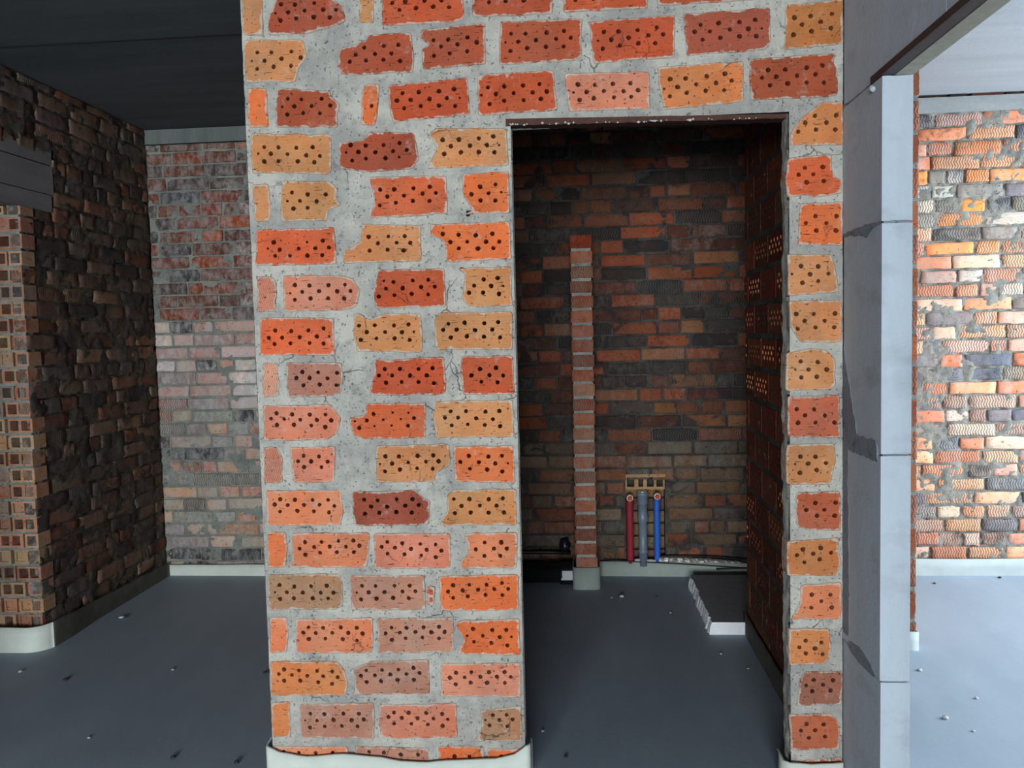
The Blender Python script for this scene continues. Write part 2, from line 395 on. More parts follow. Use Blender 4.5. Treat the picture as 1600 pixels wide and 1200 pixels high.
('mauve',0,[-934,1356,-750,1351,-748,1310,-757,1256,-799,1243,-935,1244],[-881,1324,0,-830,1322,0,-768,1319,0,-901,1305,0,-858,1304,0,-800,1302,0,-879,1281,0,-826,1283,0,-772,1280,0]),
('red',0,[-649,1356,-421,1364,-421,1250,-434,1242,-653,1244,-667,1254,-651,1308],[-614,1328,0,-565,1327,0,-505,1326,0,-461,1328,0,-633,1308,0,-591,1307,0,-533,1306,0,-480,1305,0,-611,1285,0,-561,1286,0,-507,1285,0,-458,1280,0]),
('red',0,[-370,1363,-205,1363,-205,1239,-367,1241,-373,1310],[-310,1322,0,-260,1325,0,-338,1302,0,-281,1302,0,-238,1300,0,-307,1282,0,-256,1279,0]),
('tan',0,[628,1352,707,1366,751,1359,773,1326,776,1248,760,1237,627,1236],[671,1325,0,721,1322,0,655,1301,1,694,1300,0,748,1299,0,673,1276,0,719,1278,0]),
('pink',0,[-1015,1219,-796,1219,-779,1205,-760,1174,-775,1126,-808,1103,-1018,1104],[-971,1193,0,-920,1189,0,-862,1187,0,-811,1187,0,-990,1176,0,-947,1174,0,-894,1171,0,-840,1170,0,-793,1168,0,-972,1155,0,-916,1155,0,-859,1152,0,-813,1146,0]),
('redo',0,[-735,1174,-683,1183,-675,1221,-486,1217,-490,1105,-686,1106,-727,1119],[-655,1186,0,-593,1189,1,-542,1188,1,-716,1163,1,-677,1166,0,-624,1167,1,-567,1168,1,-525,1171,0,-703,1142,0,-653,1147,1,-598,1148,1,-545,1147,0]),
('tan',0,[-452,1224,-209,1225,-208,1105,-459,1106,-464,1176],[-407,1190,0,-358,1190,0,-297,1187,0,-253,1189,0,-426,1170,0,-384,1170,0,-327,1167,0,-274,1163,0,-405,1146,0,-354,1148,0,-300,1145,0,-252,1141,0]),
('redt',0,[634,1218,788,1222,789,1091,630,1094],[659,1180,0,711,1179,0,775,1180,0,684,1160,0,743,1159,0,663,1138,0,715,1138,0,771,1137,0]),
('pink',1,[-1019,1085,-977,1084,-957,1056,-961,966,-1024,966],[]),
('pink',0,[-934,1084,-781,1082,-785,1058,-788,968,-922,966,-930,1011],[-888,1054,0,-838,1052,0,-907,1037,0,-864,1036,0,-810,1035,0,-888,1018,0,-831,1017,0]),
('tan',0,[-652,1085,-415,1087,-414,1019,-455,999,-467,965,-653,964],[-621,1050,0,-577,1049,0,-517,1050,0,-467,1051,0,-639,1025,1,-600,1026,0,-548,1029,0,-491,1031,0,-450,1032,0,-624,1001,0,-575,1007,0,-520,1010,0,-470,1008,0]),
('orange',0,[-402,1080,-209,1079,-208,959,-402,965],[-353,1048,0,-291,1045,0,-248,1047,0,-381,1029,0,-322,1027,0,-270,1023,0,-230,1023,1,-351,1007,0,-296,1004,0,-248,997,0]),
('tan',0,[627,1071,770,1075,776,1019,764,960,754,944,627,948],[670,1034,0,715,1033,0,654,1011,1,693,1012,0,746,1013,0,668,984,0,718,992,0]),
('porange',0,[-1018,942,-768,944,-764,864,-780,826,-1020,826],[-971,914,0,-922,912,0,-864,911,0,-813,911,0,-990,897,0,-947,895,0,-893,895,0,-842,895,0,-793,891,0,-973,874,0,-916,876,0,-861,874,0,-812,870,0]),
('dull',0,[-734,937,-671,936,-526,942,-506,918,-482,904,-485,827,-734,824],[-695,911,0,-651,908,0,-589,911,0,-538,911,0,-673,888,0,-621,887,0,-562,890,0,-519,892,0,-694,865,0,-647,868,0,-592,870,0,-542,868,0]),
('tan',0,[-402,941,-205,942,-207,825,-457,824,-428,869,-427,924],[-405,910,0,-355,910,0,-293,909,0,-249,911,0,-417,889,0,-381,888,0,-322,889,0,-269,888,0,-403,865,0,-352,867,0,-295,866,0,-246,866,0]),
('redt',0,[655,922,789,927,792,803,687,805,655,822],[714,890,0,775,890,0,687,868,0,741,868,0,719,850,0,772,850,0]),
('orange',0,[-1021,806,-958,808,-955,753,-963,690,-1022,689],[]),
('porange',0,[-936,804,-683,805,-684,732,-694,688,-944,690],[-894,773,0,-840,774,0,-784,776,0,-735,778,0,-913,752,0,-865,757,0,-813,758,0,-760,758,0,-716,761,0,-895,732,0,-846,738,0,-791,740,0,-735,740,0]),
('pink',0,[-669,801,-420,800,-421,686,-670,683],[-624,773,0,-576,768,0,-517,766,0,-468,764,0,-643,757,0,-600,754,0,-548,750,0,-497,747,0,-450,744,0,-625,735,0,-570,733,0,-515,729,0,-469,723,0]),
('porange',0,[-379,801,-205,803,-208,686,-392,684,-388,717,-364,731,-366,765],[-310,770,0,-257,770,0,-339,748,0,-281,750,0,-240,750,0,-312,727,0,-261,727,0]),
('tano',0,[628,772,786,782,783,742,793,702,777,662,629,662],[677,745,0,730,750,0,659,727,0,708,732,0,761,735,0,681,705,0,727,714,0]),
('gtan',0,[-1025,667,-786,670,-774,641,-779,563,-804,549,-1025,549],[-985,632,0,-936,627,0,-880,628,0,-828,630,0,-1001,608,1,-962,608,0,-908,607,0,-849,607,0,-807,607,0,-985,586,0,-939,588,0,-876,588,0,-825,588,0]),
('gpink',0,[-751,665,-507,665,-505,550,-751,548],[-712,630,0,-668,629,0,-606,630,0,-556,630,0,-730,607,1,-691,608,0,-639,609,0,-580,611,0,-538,612,0,-716,585,0,-666,588,0,-611,590,0,-560,589,0]),
('red',0,[-501,628,-473,628,-479,566,-503,564],[-488,599,0]),
('orange',0,[-462,662,-205,667,-206,551,-365,545,-458,549],[-415,631,0,-363,633,0,-307,633,0,-258,639,0,-432,611,0,-385,615,0,-335,617,0,-283,619,0,-239,620,0,-416,591,0,-369,596,0,-312,600,0,-258,600,0]),
('porange',0,[668,632,793,642,793,524,641,524,667,581],[703,603,0,759,603,0,676,583,0,732,583,0,702,562,0,763,563,0]),
('porange',0,[-1024,524,-965,527,-962,478,-970,406,-1027,405],[]),
('porange',0,[-940,520,-682,525,-682,423,-690,405,-938,405],[-894,492,0,-846,490,0,-787,492,0,-734,491,0,-912,474,0,-871,473,0,-816,474,0,-763,474,0,-716,472,0,-895,453,0,-840,455,0,-782,453,0,-735,449,0]),
('gpink',0,[-666,523,-418,526,-418,425,-424,411,-669,405],[-620,492,0,-571,492,0,-515,494,0,-465,496,0,-640,473,0,-593,476,0,-542,478,0,-490,478,0,-447,479,0,-620,452,0,-575,457,0,-520,460,0,-466,458,0]),
('orange',0,[-404,516,-205,524,-204,402,-411,405,-385,453,-408,491],[-355,489,0,-293,486,0,-248,487,0,-374,467,1,-324,467,0,-270,463,0,-232,464,1,-353,448,0,-297,444,0,-246,436,0]),
('tano',0,[632,495,754,497,764,433,754,399,745,382,633,378],[685,458,0,732,452,0,665,436,0,713,433,0,685,417,0,736,415,0]),
('tano',0,[-1030,377,-804,379,-780,351,-771,308,-780,264,-1030,261],[-982,351,0,-932,348,0,-872,347,0,-821,345,0,-1000,335,0,-957,332,0,-905,330,0,-852,329,0,-804,326,0,-983,313,0,-929,314,0,-869,309,0,-823,304,0]),
('gpink',0,[-752,355,-691,380,-501,388,-501,272,-758,266,-747,294],[-708,350,0,-656,352,0,-602,354,0,-552,359,0,-726,332,0,-680,334,0,-629,337,0,-576,339,0,-533,343,0,-708,311,0,-661,315,0,-606,320,0,-552,320,0]),
('pink',0,[-463,375,-205,379,-206,265,-467,264],[-414,345,0,-364,348,0,-307,348,0,-256,349,0,-434,328,0,-386,330,0,-335,332,0,-282,333,0,-237,333,0,-416,307,0,-367,313,0,-314,313,0,-257,313,0]),
('dmauve',0,[677,358,799,362,801,254,654,247,660,269,667,324],[709,333,0,767,333,0,686,315,0,737,318,0,790,318,0,704,297,0,760,300,0]),
('tano',0,[-1032,239,-968,242,-970,123,-1034,120],[]),
('gpink',0,[-934,235,-685,242,-689,120,-935,120,-940,177],[-900,203,0,-853,202,0,-789,205,0,-738,205,0,-918,180,1,-878,180,0,-823,183,0,-763,183,0,-722,186,0,-903,156,0,-853,161,0,-796,163,0,-744,162,0]),
('pink',0,[-671,236,-415,243,-415,127,-657,121,-671,138],[-621,210,0,-573,210,0,-515,210,0,-463,208,0,-640,195,0,-596,193,0,-544,192,0,-492,192,0,-445,190,0,-622,173,0,-565,174,0,-511,172,0,-463,169,0]),
('gtan',0,[-340,221,-205,239,-206,119,-363,118,-334,165],[-298,206,0,-254,208,0,-323,190,1,-278,190,0,-235,193,0,-310,172,0,-252,170,0]),
('redt',0,[632,222,764,228,787,196,787,110,640,105],[687,191,0,739,191,0,670,170,0,713,172,0,694,147,0,743,152,0]),
('porange',0,[-1034,91,-779,93,-777,-36,-1040,-42],[-995,72,0,-944,70,0,-887,70,0,-830,71,0,-970,54,0,-916,55,0,-862,56,0]),
('gpink',0,[-754,94,-510,94,-514,-31,-762,-36],[-708,77,0,-659,75,0,-603,69,0,-546,70,0]),
('orange',0,[-479,100,-329,100,-332,-27,-483,-30],[-427,67,0,-378,68,0]),
('orange',0,[-319,96,-208,95,-211,-25,-322,-27],[-274,68,0]),
('redt',0,[653,73,800,86,800,-38,653,-41],[699,50,0,751,54,0]),
]


TINT = {
    'tan': (196, 138, 92), 'tano': (204, 130, 78), 'orange': (216, 116, 66), 'redo': (204, 102, 64), 'red': (188, 88, 56),
    'red2': (166, 84, 58), 'dull': (160, 86, 66), 'pink': (206, 134, 110), 'ppink': (212, 156, 130), 'mauve': (168, 118, 106),
    'porange': (214, 134, 96), 'gtan': (172, 132, 102), 'gpink': (178, 132, 112), 'brown': (176, 116, 68), 'redt': (184, 102, 72),
    'dmauve': (148, 100, 86)}


def resample(poly, step, jit, rng):
    out = []
    n = len(poly)
    for i in range(n):
        a, b = Vector(poly[i]), Vector(poly[(i + 1) % n])
        L = (b - a).length
        k = max(1, int(round(L / step)))
        for j in range(k):
            p = a.lerp(b, j / k)
            out.append(p)
    res = []
    m = len(out)
    sd = rng.random() * 50
    for i, p in enumerate(out):
        t = (out[(i + 1) % m] - out[i - 1])
        if t.length < 1e-9: t = Vector((1, 0))
        t.normalize()
        nrm = Vector((-t.y, t.x))
        w = nz(p.x * 55, p.y * 55, sd) * jit * 1.5 + nz(p.x * 170, p.y * 170, sd + 9) * jit
        res.append(p + nrm * w)
    # soften the corners
    return [(res[i - 1] + res[i] * 2 + res[(i + 1) % m]) / 4 for i in range(m)]


def area(p):
    return sum(p[i - 1].x * p[i].y - p[i].x * p[i - 1].y for i in range(len(p))) / 2


def inset(poly, d):
    n = len(poly); out = []
    for i in range(n):
        t = poly[(i + 1) % n] - poly[i - 1]
        if t.length < 1e-9: t = Vector((1, 0))
        t.normalize()
        out.append(poly[i] + Vector((-t.y, t.x)) * d)
    return out


def inside(p, poly):
    r = False; n = len(poly); j = n - 1
    x, y = p[0], p[1]
    for i in range(n):
        a, b = poly[i], poly[j]
        if (a[1] > y) != (b[1] > y) and x < (b[0] - a[0]) * (y - a[1]) / (b[1] - a[1]) + a[0]:
            r = not r
        j = i
    return r


def perforated_brick(mb, frame, poly, holes, thick, col, rng, ridged=0, through=False, hole_depth=.048, film=1.0, bore=None, rad=.0072):
    """a brick on edge: face outline poly (u, v), bored holes, body going back by thick. frame(u, v, d): d > 0 goes into the wall"""
    o = resample(poly, .008, .0022, rng)
    if area(o) < 0: o.reverse()
    inn = inset(o, .0028)
    hs = []
    for (hu, hv, small) in holes:
        r = (.0042 if small else rad) * rng.uniform(.88, 1.1)
        c = Vector((hu, hv))
        if not inside(c, inn) or min((c - q).length for q in inn) < r + .003:
            continue
        ph = rng.random()
        hs.append((c, r, [c + Vector((math.cos(2 * PI * (k + ph) / 9), math.sin(2 * PI * (k + ph) / 9))) * r * rng.uniform(.88, 1.1) for k in range(9)], small))
    pts = list(inn); edges = [(i, (i + 1) % len(inn)) for i in range(len(inn))]
    for c, r, ring, sm in hs:
        b0 = len(pts); pts += ring
        edges += [(b0 + i, b0 + (i + 1) % 9) for i in range(9)]
    us = [q.x for q in inn]; vs = [q.y for q in inn]
    g = .014
    nu = int((max(us) - min(us)) / g); nv = int((max(vs) - min(vs)) / g)
    for i in range(1, nu + 1):
        for j in range(1, nv + 1):
            p = Vector((min(us) + i * g + rng.uniform(-.004, .004), min(vs) + j * g + rng.uniform(-.004, .004)))
            if not inside(p, inn) or min((p - q).length for q in inn) < .006: continue
            if any((p - c).length < r + .004 for c, r, _, _ in hs): continue
            pts.append(p)
    V, E_, F, OV, OE, OF = delaunay_2d_cdt(pts, edges, [], 0, 1e-6)
    u0, v0 = rng.random() * 5, rng.random() * 5
    depth = lambda p: nz(p.x * 25, p.y * 25, u0) * .0010

    def mk(p, d, fx):
        return mb.vert(frame(p.x, p.y, d), col, fx, (p.x + u0, p.y + v0))
    ids = []
    for p in V:
        e = min((p - q).length for q in inn)
        ids.append(mk(p, depth(p), (film * max(0, 1 - e / .012), 0, ridged)))
    rgh = [inn[i] for i in range(len(inn))]
    for f in F:
        c = (V[f[0]] + V[f[1]] + V[f[2]]) / 3
        if not inside(c, rgh) or any((c - h[0]).length < h[1] * .9 and inside(c, h[2]) for h in hs): continue
        q = [ids[i] for i in f]
        mb.face(q, 0, True)
    n = len(o)
    ri = [mk(p, depth(p), (film, 0, ridged)) for p in inn]
    ro = [mk(p, .0035, (film, 0, ridged)) for p in o]
    rb = [mk(p, thick, (film, 0, 0)) for p in o]
    for i in range(n):
        j = (i + 1) % n
        mb.face((ro[i], ro[j], ri[j], ri[i]), 0, True)
        mb.face((rb[i], rb[j], ro[j], ro[i]), 0)
    for c, r, ring, sm in hs:
        dp = thick if through else hole_depth * (.35 if sm else 1)
        bc = bore or col
        def mk2(p, d): return mb.vert(frame(p.x, p.y, d), bc, (0, 0, 0), (p.x + u0, p.y + v0 + d))
        a = [mk2(p, depth(p)) for p in ring]
        b = [mk2(c + (p - c) * .97, dp) for p in ring]
        for i in range(9):
            mb.face((a[i], a[(i + 1) % 9], b[(i + 1) % 9], b[i]), 0, True)
        if not through: mb.face(b, 0)
    if through:   # far face with the same holes
        ids2 = [mk(p, thick, (film * .5, 0, 0)) for p in V]
        for f in F:
            c = (V[f[0]] + V[f[1]] + V[f[2]]) / 3
            if not inside(c, rgh) or any((c - h[0]).length < h[1] * .9 and inside(c, h[2]) for h in hs): continue
            mb.face([ids2[i] for i in f][::-1], 0)
    return o


def mortar_sheet(mb, frame, u0, u1, v0, v1, step, base, amp, deep=(), skip=(), mat=1, seed=0.0, col=(.4, .4, .4)):
    """a rough mortar surface; deep: polygons where the sheet sinks behind a bored brick"""
    nu = max(1, int((u1 - u0) / step)); nv = max(1, int((v1 - v0) / step))
    du = (u1 - u0) / nu; dv = (v1 - v0) / nv
    sink = {}
    for poly, d in deep:
        us = [p[0] for p in poly]; vs = [p[1] for p in poly]
        for i in range(max(0, int((min(us) - u0) / du)), min(nu, int((max(us) - u0) / du) + 1) + 1):
            for j in range(max(0, int((min(vs) - v0) / dv)), min(nv, int((max(vs) - v0) / dv) + 1) + 1):
                if inside((u0 + i * du, v0 + j * dv), poly): sink[(i, j)] = d
    ids = {}
    for i in range(nu + 1):
        for j in range(nv + 1):
            u, v = u0 + i * du, v0 + j * dv
            if any(a < u < b and c < v < d for a, b, c, d in skip): continue
            w = nz(u * 9, v * 9, seed) * .6 + nz(u * 28, v * 28, seed + 3) * .5 + nz(u * 80, v * 80, seed + 7) * .3
            d = base - amp * w
            if (i, j) in sink:
                continue
            ids[(i, j)] = mb.vert(frame(u, v, d), col, (0, 0, 0), (u, v))
    for i in range(nu):
        for j in range(nv):
            q = [(i, j), (i + 1, j), (i + 1, j + 1), (i, j + 1)]
            if all(t in ids for t in q):
                mb.face([ids[t] for t in q], mat, True)


# ------------------------------------------------------------------ front wall
fr_front = lambda u, v, d: (u, YF + d, v)
rng = random.Random(3)
mb = MB()
deep = []
outl = []
for name, rid, poly, holes in FRONT_BRICKS:
    P = [(poly[i] / 1000, poly[i + 1] / 1000) for i in range(0, len(poly), 2)]
    P = [(min(max(u, PIER), .796), v) for u, v in P]
    Hs = [(holes[i] / 1000, holes[i + 1] / 1000, holes[i + 2]) for i in range(0, len(holes), 3)]
    base = rgb(*TINT[name]); k = rng.uniform(.93, 1.07)
    gr = sum(base) / 3
    col = tuple((q * .96 + gr * .04) * k * .95 * rng.uniform(.97, 1.03) for q in base)
    outl.append((P, Hs, col, rid))
# the courses between the picture's upper edge and the ceiling
for r, z in enumerate((2.50, 2.6)):
    u = PIER + (.0 if r else -.12)
    while u < .78:
        a, b = max(u, PIER), min(u + .245, .795)
        if b - a > .05 and not (r == 0):
            P = [(a, 2.515), (b, 2.505), (b, 2.625), (a, 2.632)]
            Hs = [(a + .04 + .05 * i, 2.545 + .022 * j + 0, 0) for i in range(4) for j in (0, 2)]
            outl.append((P, Hs, rgb(*TINT[rng.choice(['red', 'red2', 'orange', 'tan'])]), 0))
        u += .264
for P, Hs, col, rid in outl:
    o = perforated_brick(mb, fr_front, P, Hs, SH, col, rng, rid, True)
    cu = sum(p.x for p in o) / len(o); cv = sum(p.y for p in o) / len(o)
    deep.append((inset(o, .008), .056))
opening = (DOOR[0] + .004, DOOR[1] + .006, -1, DOOR[2])
mortar_sheet(mb, fr_front, PIER + .003, XP - .002, 0, ZC,   .0060, .0040, .0052, deep, [opening], 1, 2.0)
# body of the wall: back skin, ends and door reveals
back = YF + SH
mcol = (.4, .4, .4)
def reveal(mb, u, v0, v1, y0, y1, amp, seed, sgn=1):
    n = int((v1 - v0) / .012); m = max(2, int((y1 - y0) / .012))
    g = [[mb.vert((u + sgn * (nz(0 + y * 30, v * 22, seed) * amp + nz(y * 80, v * 60, seed) * amp * .4), y, v), mcol)
          for y in [y0 + (y1 - y0) * j / m for j in range(m + 1)]] for v in [v0 + (v1 - v0) * i / n for i in range(n + 1)]]
    for i in range(n):
        for j in range(m):
            mb.face((g[i][j], g[i][j + 1], g[i + 1][j + 1], g[i + 1][j]), 1, True)
reveal(mb, DOOR[1] + .003, 0, DOOR[2], YF + .001, back, .006, 4.2)
reveal(mb, DOOR[0] - .001, 0, DOOR[2], YF + .002, back, .002, 8.2)
reveal(mb, PIER + .003, 0, ZC, YF + .002, back, .002, 5.2)
for a, b, z0, z1 in ((PIER + .003, DOOR[0] - .001, 0, ZC), (DOOR[0] - .001, DOOR[1] + .003, DOOR[2], ZC), (DOOR[1] + .003, XP, 0, ZC)):
    pass
mortar_sheet(mb, fr_front, PIER + .003, XP - .002, 0, ZC, .0060, SH - .002, .0015, deep, [opening], 1, 12.0)
i = [mb.vert(p, mcol) for p in ((DOOR[0] - .01, YF + .004, DOOR[2] + .004), (DOOR[1] + .01, YF + .004, DOOR[2] - .004), (DOOR[1] + .01, back, DOOR[2]), (DOOR[0] - .01, back, DOOR[2]))]
mb.face(i, 1)
i = [mb.vert(p, mcol) for p in ((XP, YF, 0), (XP, back, 0), (XP, back, ZC), (XP, YF, ZC))]
mb.face(i, 1)
structure(mb.build('wall_front', [M_FRONT, M_MORT]), 'bright orange wall of perforated bricks on edge with a narrow doorway', 'wall')


# ------------------------------------------------------------------ rough brickwork
def rough_brick(mb, frame, u0, u1, v0, v1, depth, body, col, fx, rng, jit=.002):
    nu, nv = 6, 3
    L, Hh = u1 - u0, v1 - v0
    su, sv = rng.random() * 9, rng.random() * 9
    tilt = rng.uniform(-.02, .02); tv = rng.uniform(-.04, .04)
    cut = [rng.random() for _ in range(4)]
    e = .004

    def P(i, j, edge, d):
        fu, fv = i / nu, j / nv
        u = u0 + L * fu; v = v0 + Hh * fv
        if not edge:
            u += (e if i == 0 else -e if i == nu else 0); v += (e if j == 0 else -e if j == nv else 0)
        else:
            u += nz(u * 40, v * 40, su) * jit * 1.3; v += nz(u * 40, v * 40, sv + 5) * jit * 1.5
        ch = 0
        for q, (a, b) in zip(cut, ((0, 0), (nu, 0), (0, nv), (nu, nv))):
            if q < .22 and abs(i - a) <= 1 and abs(j - b) <= 1: ch = max(ch, .010 if (i == a and j == b) else .003)
        d = d - (fu - .5) * L * tilt - (fv - .5) * Hh * tv + nz(u * 30, v * 30, su) * jit + ch
        return frame(u, v, d), (u + su, v + sv)
    g = [[None] * (nv + 1) for _ in range(nu + 1)]
    for i in range(nu + 1):
        for j in range(nv + 1):
            p, w = P(i, j, False, depth)
            ed = .55 if i in (0, nu) or j in (0, nv) else .12
            g[i][j] = mb.vert(p, col, (ed, fx[1], fx[2]), w)
    for i in range(nu):
        for j in range(nv):
            mb.face((g[i][j], g[i + 1][j], g[i + 1][j + 1], g[i][j + 1]), 0, True)
    loop = [(i, 0) for i in range(nu)] + [(nu, j) for j in range(nv)] + [(i, nv) for i in range(nu, 0, -1)] + [(0, j) for j in range(nv, 0, -1)]
    r1, r2 = [], []
    for i, j in loop:
        p, w = P(i, j, True, depth + e)
        r1.append(mb.vert(p, col, (.7, fx[1], fx[2]), w))
        p, w = P(i, j, True, body)
        r2.append(mb.vert(p, col, (.9, fx[1], 0), w))
    n = len(loop)
    for q in range(n):
        a, b = loop[q], loop[(q + 1) % n]
        k = (q + 1) % n
        mb.face((r1[q], r1[k], g[b[0]][b[1]], g[a[0]][a[1]]), 0, True)
        mb.face((r2[q], r2[k], r1[k], r1[q]), 0)


def rough_wall(frame, u0, u1, z0, z1, pick, rng, bl=.25, bh=.065, joint=.011, skip=(), proud=.0, mort=.010, amp=.010, step=.016, body=.05, seed=0.0, jit=.002):
    mb = MB()
    z = z0; row = 0
    while z + bh * .4 < z1:
        top = min(z + bh, z1)
        header = rng.random() < .3
        L = bl * (.48 if header else 1)
        u = u0 - rng.random() * L
        while u < u1:
            l = L * rng.choice((1, 1, 1, .97, .75, .5) if not header else (1, 1, 1.05, 2.05, .7))
            a, b = max(u, u0) , min(u + l, u1)
            if b - a > .03:
                c = ((a + b) / 2, (z + top) / 2)
                col, fx = pick(c[0], c[1], rng)
                segs = [(a, b)]
                for s in skip:
                    if s[2] < c[1] < s[3]:
                        segs = [t for p, q in segs for t in ((p, min(q, s[0] - .003)), (max(p, s[1] + .003), q)) if t[1] - t[0] > .03]
                for p, q in segs:
                    rough_brick(mb, frame, p, q, z + rng.uniform(-.003, .003), top + rng.uniform(-.003, .003), -proud + rng.uniform(-.004, .005), body, col, fx, rng, jit)
            u += l + joint * rng.uniform(.7, 1.5)
        z += bh + joint; row += 1
    mortar_sheet(mb, frame, u0, u1, z0, z1, step, mort, amp, (), skip, 1, seed)
    return mb


def jitter(c, rng, a=.12):
    k = rng.uniform(1 - a, 1 + a)
    return tuple(q * k * rng.uniform(.95, 1.05) for q in rgb(*c))


def pick_back_left(u, v, r):
    if v > 1.57:
        c = r.choice([(118, 62, 46), (100, 66, 56), (132, 70, 44), (84, 74, 70), (110, 72, 60)])
        if r.random() < .1: c = (160, 84, 44)
        w = .85 if (u > -1.95 and v < 2.25) else .45
    elif v > 1.02:
        c = r.choice([(200, 182, 176), (212, 200, 194), (182, 140, 128), (190, 170, 164), (178, 148, 138), (146, 142, 142)])
        w = .8
    else:
        c = r.choice([(168, 156, 142), (180, 146, 120), (150, 152, 146), (188, 168, 148), (140, 134, 128), (174, 128, 110)])
        w = .55
    if r.random() < .08: c = (72, 72, 76)
    return jitter(c, r), (0, w, 1 if r.random() < .12 else 0)


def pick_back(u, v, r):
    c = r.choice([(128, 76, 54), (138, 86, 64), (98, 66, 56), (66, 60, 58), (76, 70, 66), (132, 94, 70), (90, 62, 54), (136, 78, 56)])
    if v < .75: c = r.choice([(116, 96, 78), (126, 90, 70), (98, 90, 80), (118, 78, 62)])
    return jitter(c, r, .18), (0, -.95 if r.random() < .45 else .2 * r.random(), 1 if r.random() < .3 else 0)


def pick_back_right(u, v, r):
    c = r.choice([(220, 160, 124), (212, 136, 100), (210, 168, 150), (224, 178, 142), (206, 136, 106), (186, 148, 134), (222, 196, 174)])
    if r.random() < .16: c = r.choice([(126, 122, 126), (108, 112, 122), (150, 138, 130)])
    if 1.62 < v < 2.25 and r.random() < .4: c = r.choice([(188, 184, 180), (130, 126, 120), (232, 152, 92)])
    return jitter(c, r, .1), (0, .55 * r.random() if r.random() < .8 else -.7, 1 if r.random() < .6 else 0)


def pick_left(u, v, r):
    c = r.choice([(104, 86, 74), (88, 76, 70), (114, 82, 68), (78, 72, 68), (122, 98, 80)])
    return jitter(c, r, .2), (0, -.8 if r.random() < .5 else .12, 1 if r.random() < .15 else 0)


def slab_behind(mb, a, b, mat=1):
    mb.box(a, b, (.3, .3, .3), mat)


fr_back = lambda u, v, d: (u, YB + d, v)
# left room
rng = random.Random(11)
m = rough_wall(fr_back, XL, PIER + .05, .012, 2.59, pick_back_left, rng, bh=.0665, joint=.0105, mort=.006, amp=.011, seed=1.5, jit=.003)
slab_behind(m, (XL - .4, YB + .052, 0), (PIER + .05, YB + .4, ZC))
structure(m.build('wall_back_left', [M_ROUGH, M_MORT_L]), 'whitewash-stained old brick wall at the far end of the left room', 'wall')
# utility closet
CH = (.250, .486, .06, .585)
rng = random.Random(12)
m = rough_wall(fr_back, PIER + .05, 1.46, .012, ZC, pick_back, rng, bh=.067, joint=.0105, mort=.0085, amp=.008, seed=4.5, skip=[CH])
# chase cut into the wall: hollow-brick stump at its head, rough back and cheeks
ux = lambda t: CH[0] + (CH[1] - CH[0]) * t
tan = rgb(176, 150, 116)
for (a, b) in ((0, .06), (.24, .34), (.46, .55), (.72, .78), (.94, 1)):
    m.box((ux(a), YB + .006, .512), (ux(b), YB + .075, .580), tan, 0, (.3, 0, 0))
m.box((ux(0), YB - .001, .572), (ux(1), YB + .075, .590), tan, 0, (.3, 0, 0))
m.box((ux(0), YB + .008, .500), (ux(1), YB + .075, .514), tan, 0, (.3, 0, 0))
g0 = MB()
rng2 = random.Random(5)
z = .06
while z < .49:
    c = jitter(rng2.choice([(150, 104, 78), (132, 120, 92), (120, 92, 84), (160, 130, 90)]), rng2)
    rough_brick(m, lambda u, v, d: (u, YB + .07 + d, v), CH[0] - .02, CH[1] + .02, z, min(z + .066, .5), 0, .05, c, (0, -.3, 0), rng2, .004)
    z += .077
m.box((CH[0] - .02, YB + .1, 0), (CH[1] + .02, YB + .13, .62), (.2, .2, .2), 1)
m.box((CH[0] - .012, YB + .006, 0), (CH[0] + .004, YB + .11, .59), (.3, .2, .15), 1)
m.box((CH[1] - .004, YB + .006, 0), (CH[1] + .012, YB + .11, .59), (.3, .2, .15), 1)
slab_behind(m, (PIER + .05, YB + .14, 0), (1.46, YB + .4, ZC))
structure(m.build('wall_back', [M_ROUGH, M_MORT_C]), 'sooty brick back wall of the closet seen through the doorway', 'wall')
# right room
rng = random.Random(14)
m = rough_wall(fr_back, 1.46, 4.2, .012, 2.585, pick_back_right, rng, bh=.0665, joint=.0115, mort=.003, amp=.019, proud=.004, seed=7.5, jit=.005, step=.012)
slab_behind(m, (1.46, YB + .052, 0), (4.6, YB + .4, ZC))
structure(m.build('wall_back_right', [M_ROUGH, M_MORT_R]), 'sunlit rough brick wall at the far end of the right room', 'wall')
# concrete bands over the brickwork
m = MB(); m.box((XL, YB - .004, 2.596), (PIER, YB + .3, ZC), (.4, .4, .4))
structure(m.build('trim_1', M_BANDD), 'thin grey concrete band above the whitewash-stained wall', 'concrete band')
m = MB(); m.box((1.46, YB - .006, 2.580), (4.2, YB + .3, 2.664), (.4, .4, .4))
r = random.Random(6)
x = 1.86
while x < 4.1:
    l = r.uniform(.08, .2)
    m.box((x, YB - .003 + r.uniform(0, .006), 2.660), (x + l, YB + .1, 2.678), rgb(*r.choice([(80, 42, 34), (70, 40, 34), (104, 66, 44), (50, 38, 34)])), 1)
    x += l + r.uniform(.005, .03)
structure(m.build('trim_2', [M_BAND, M_ROUGH]), 'grey concrete band with brick chips above the sunlit brick wall', 'concrete band')

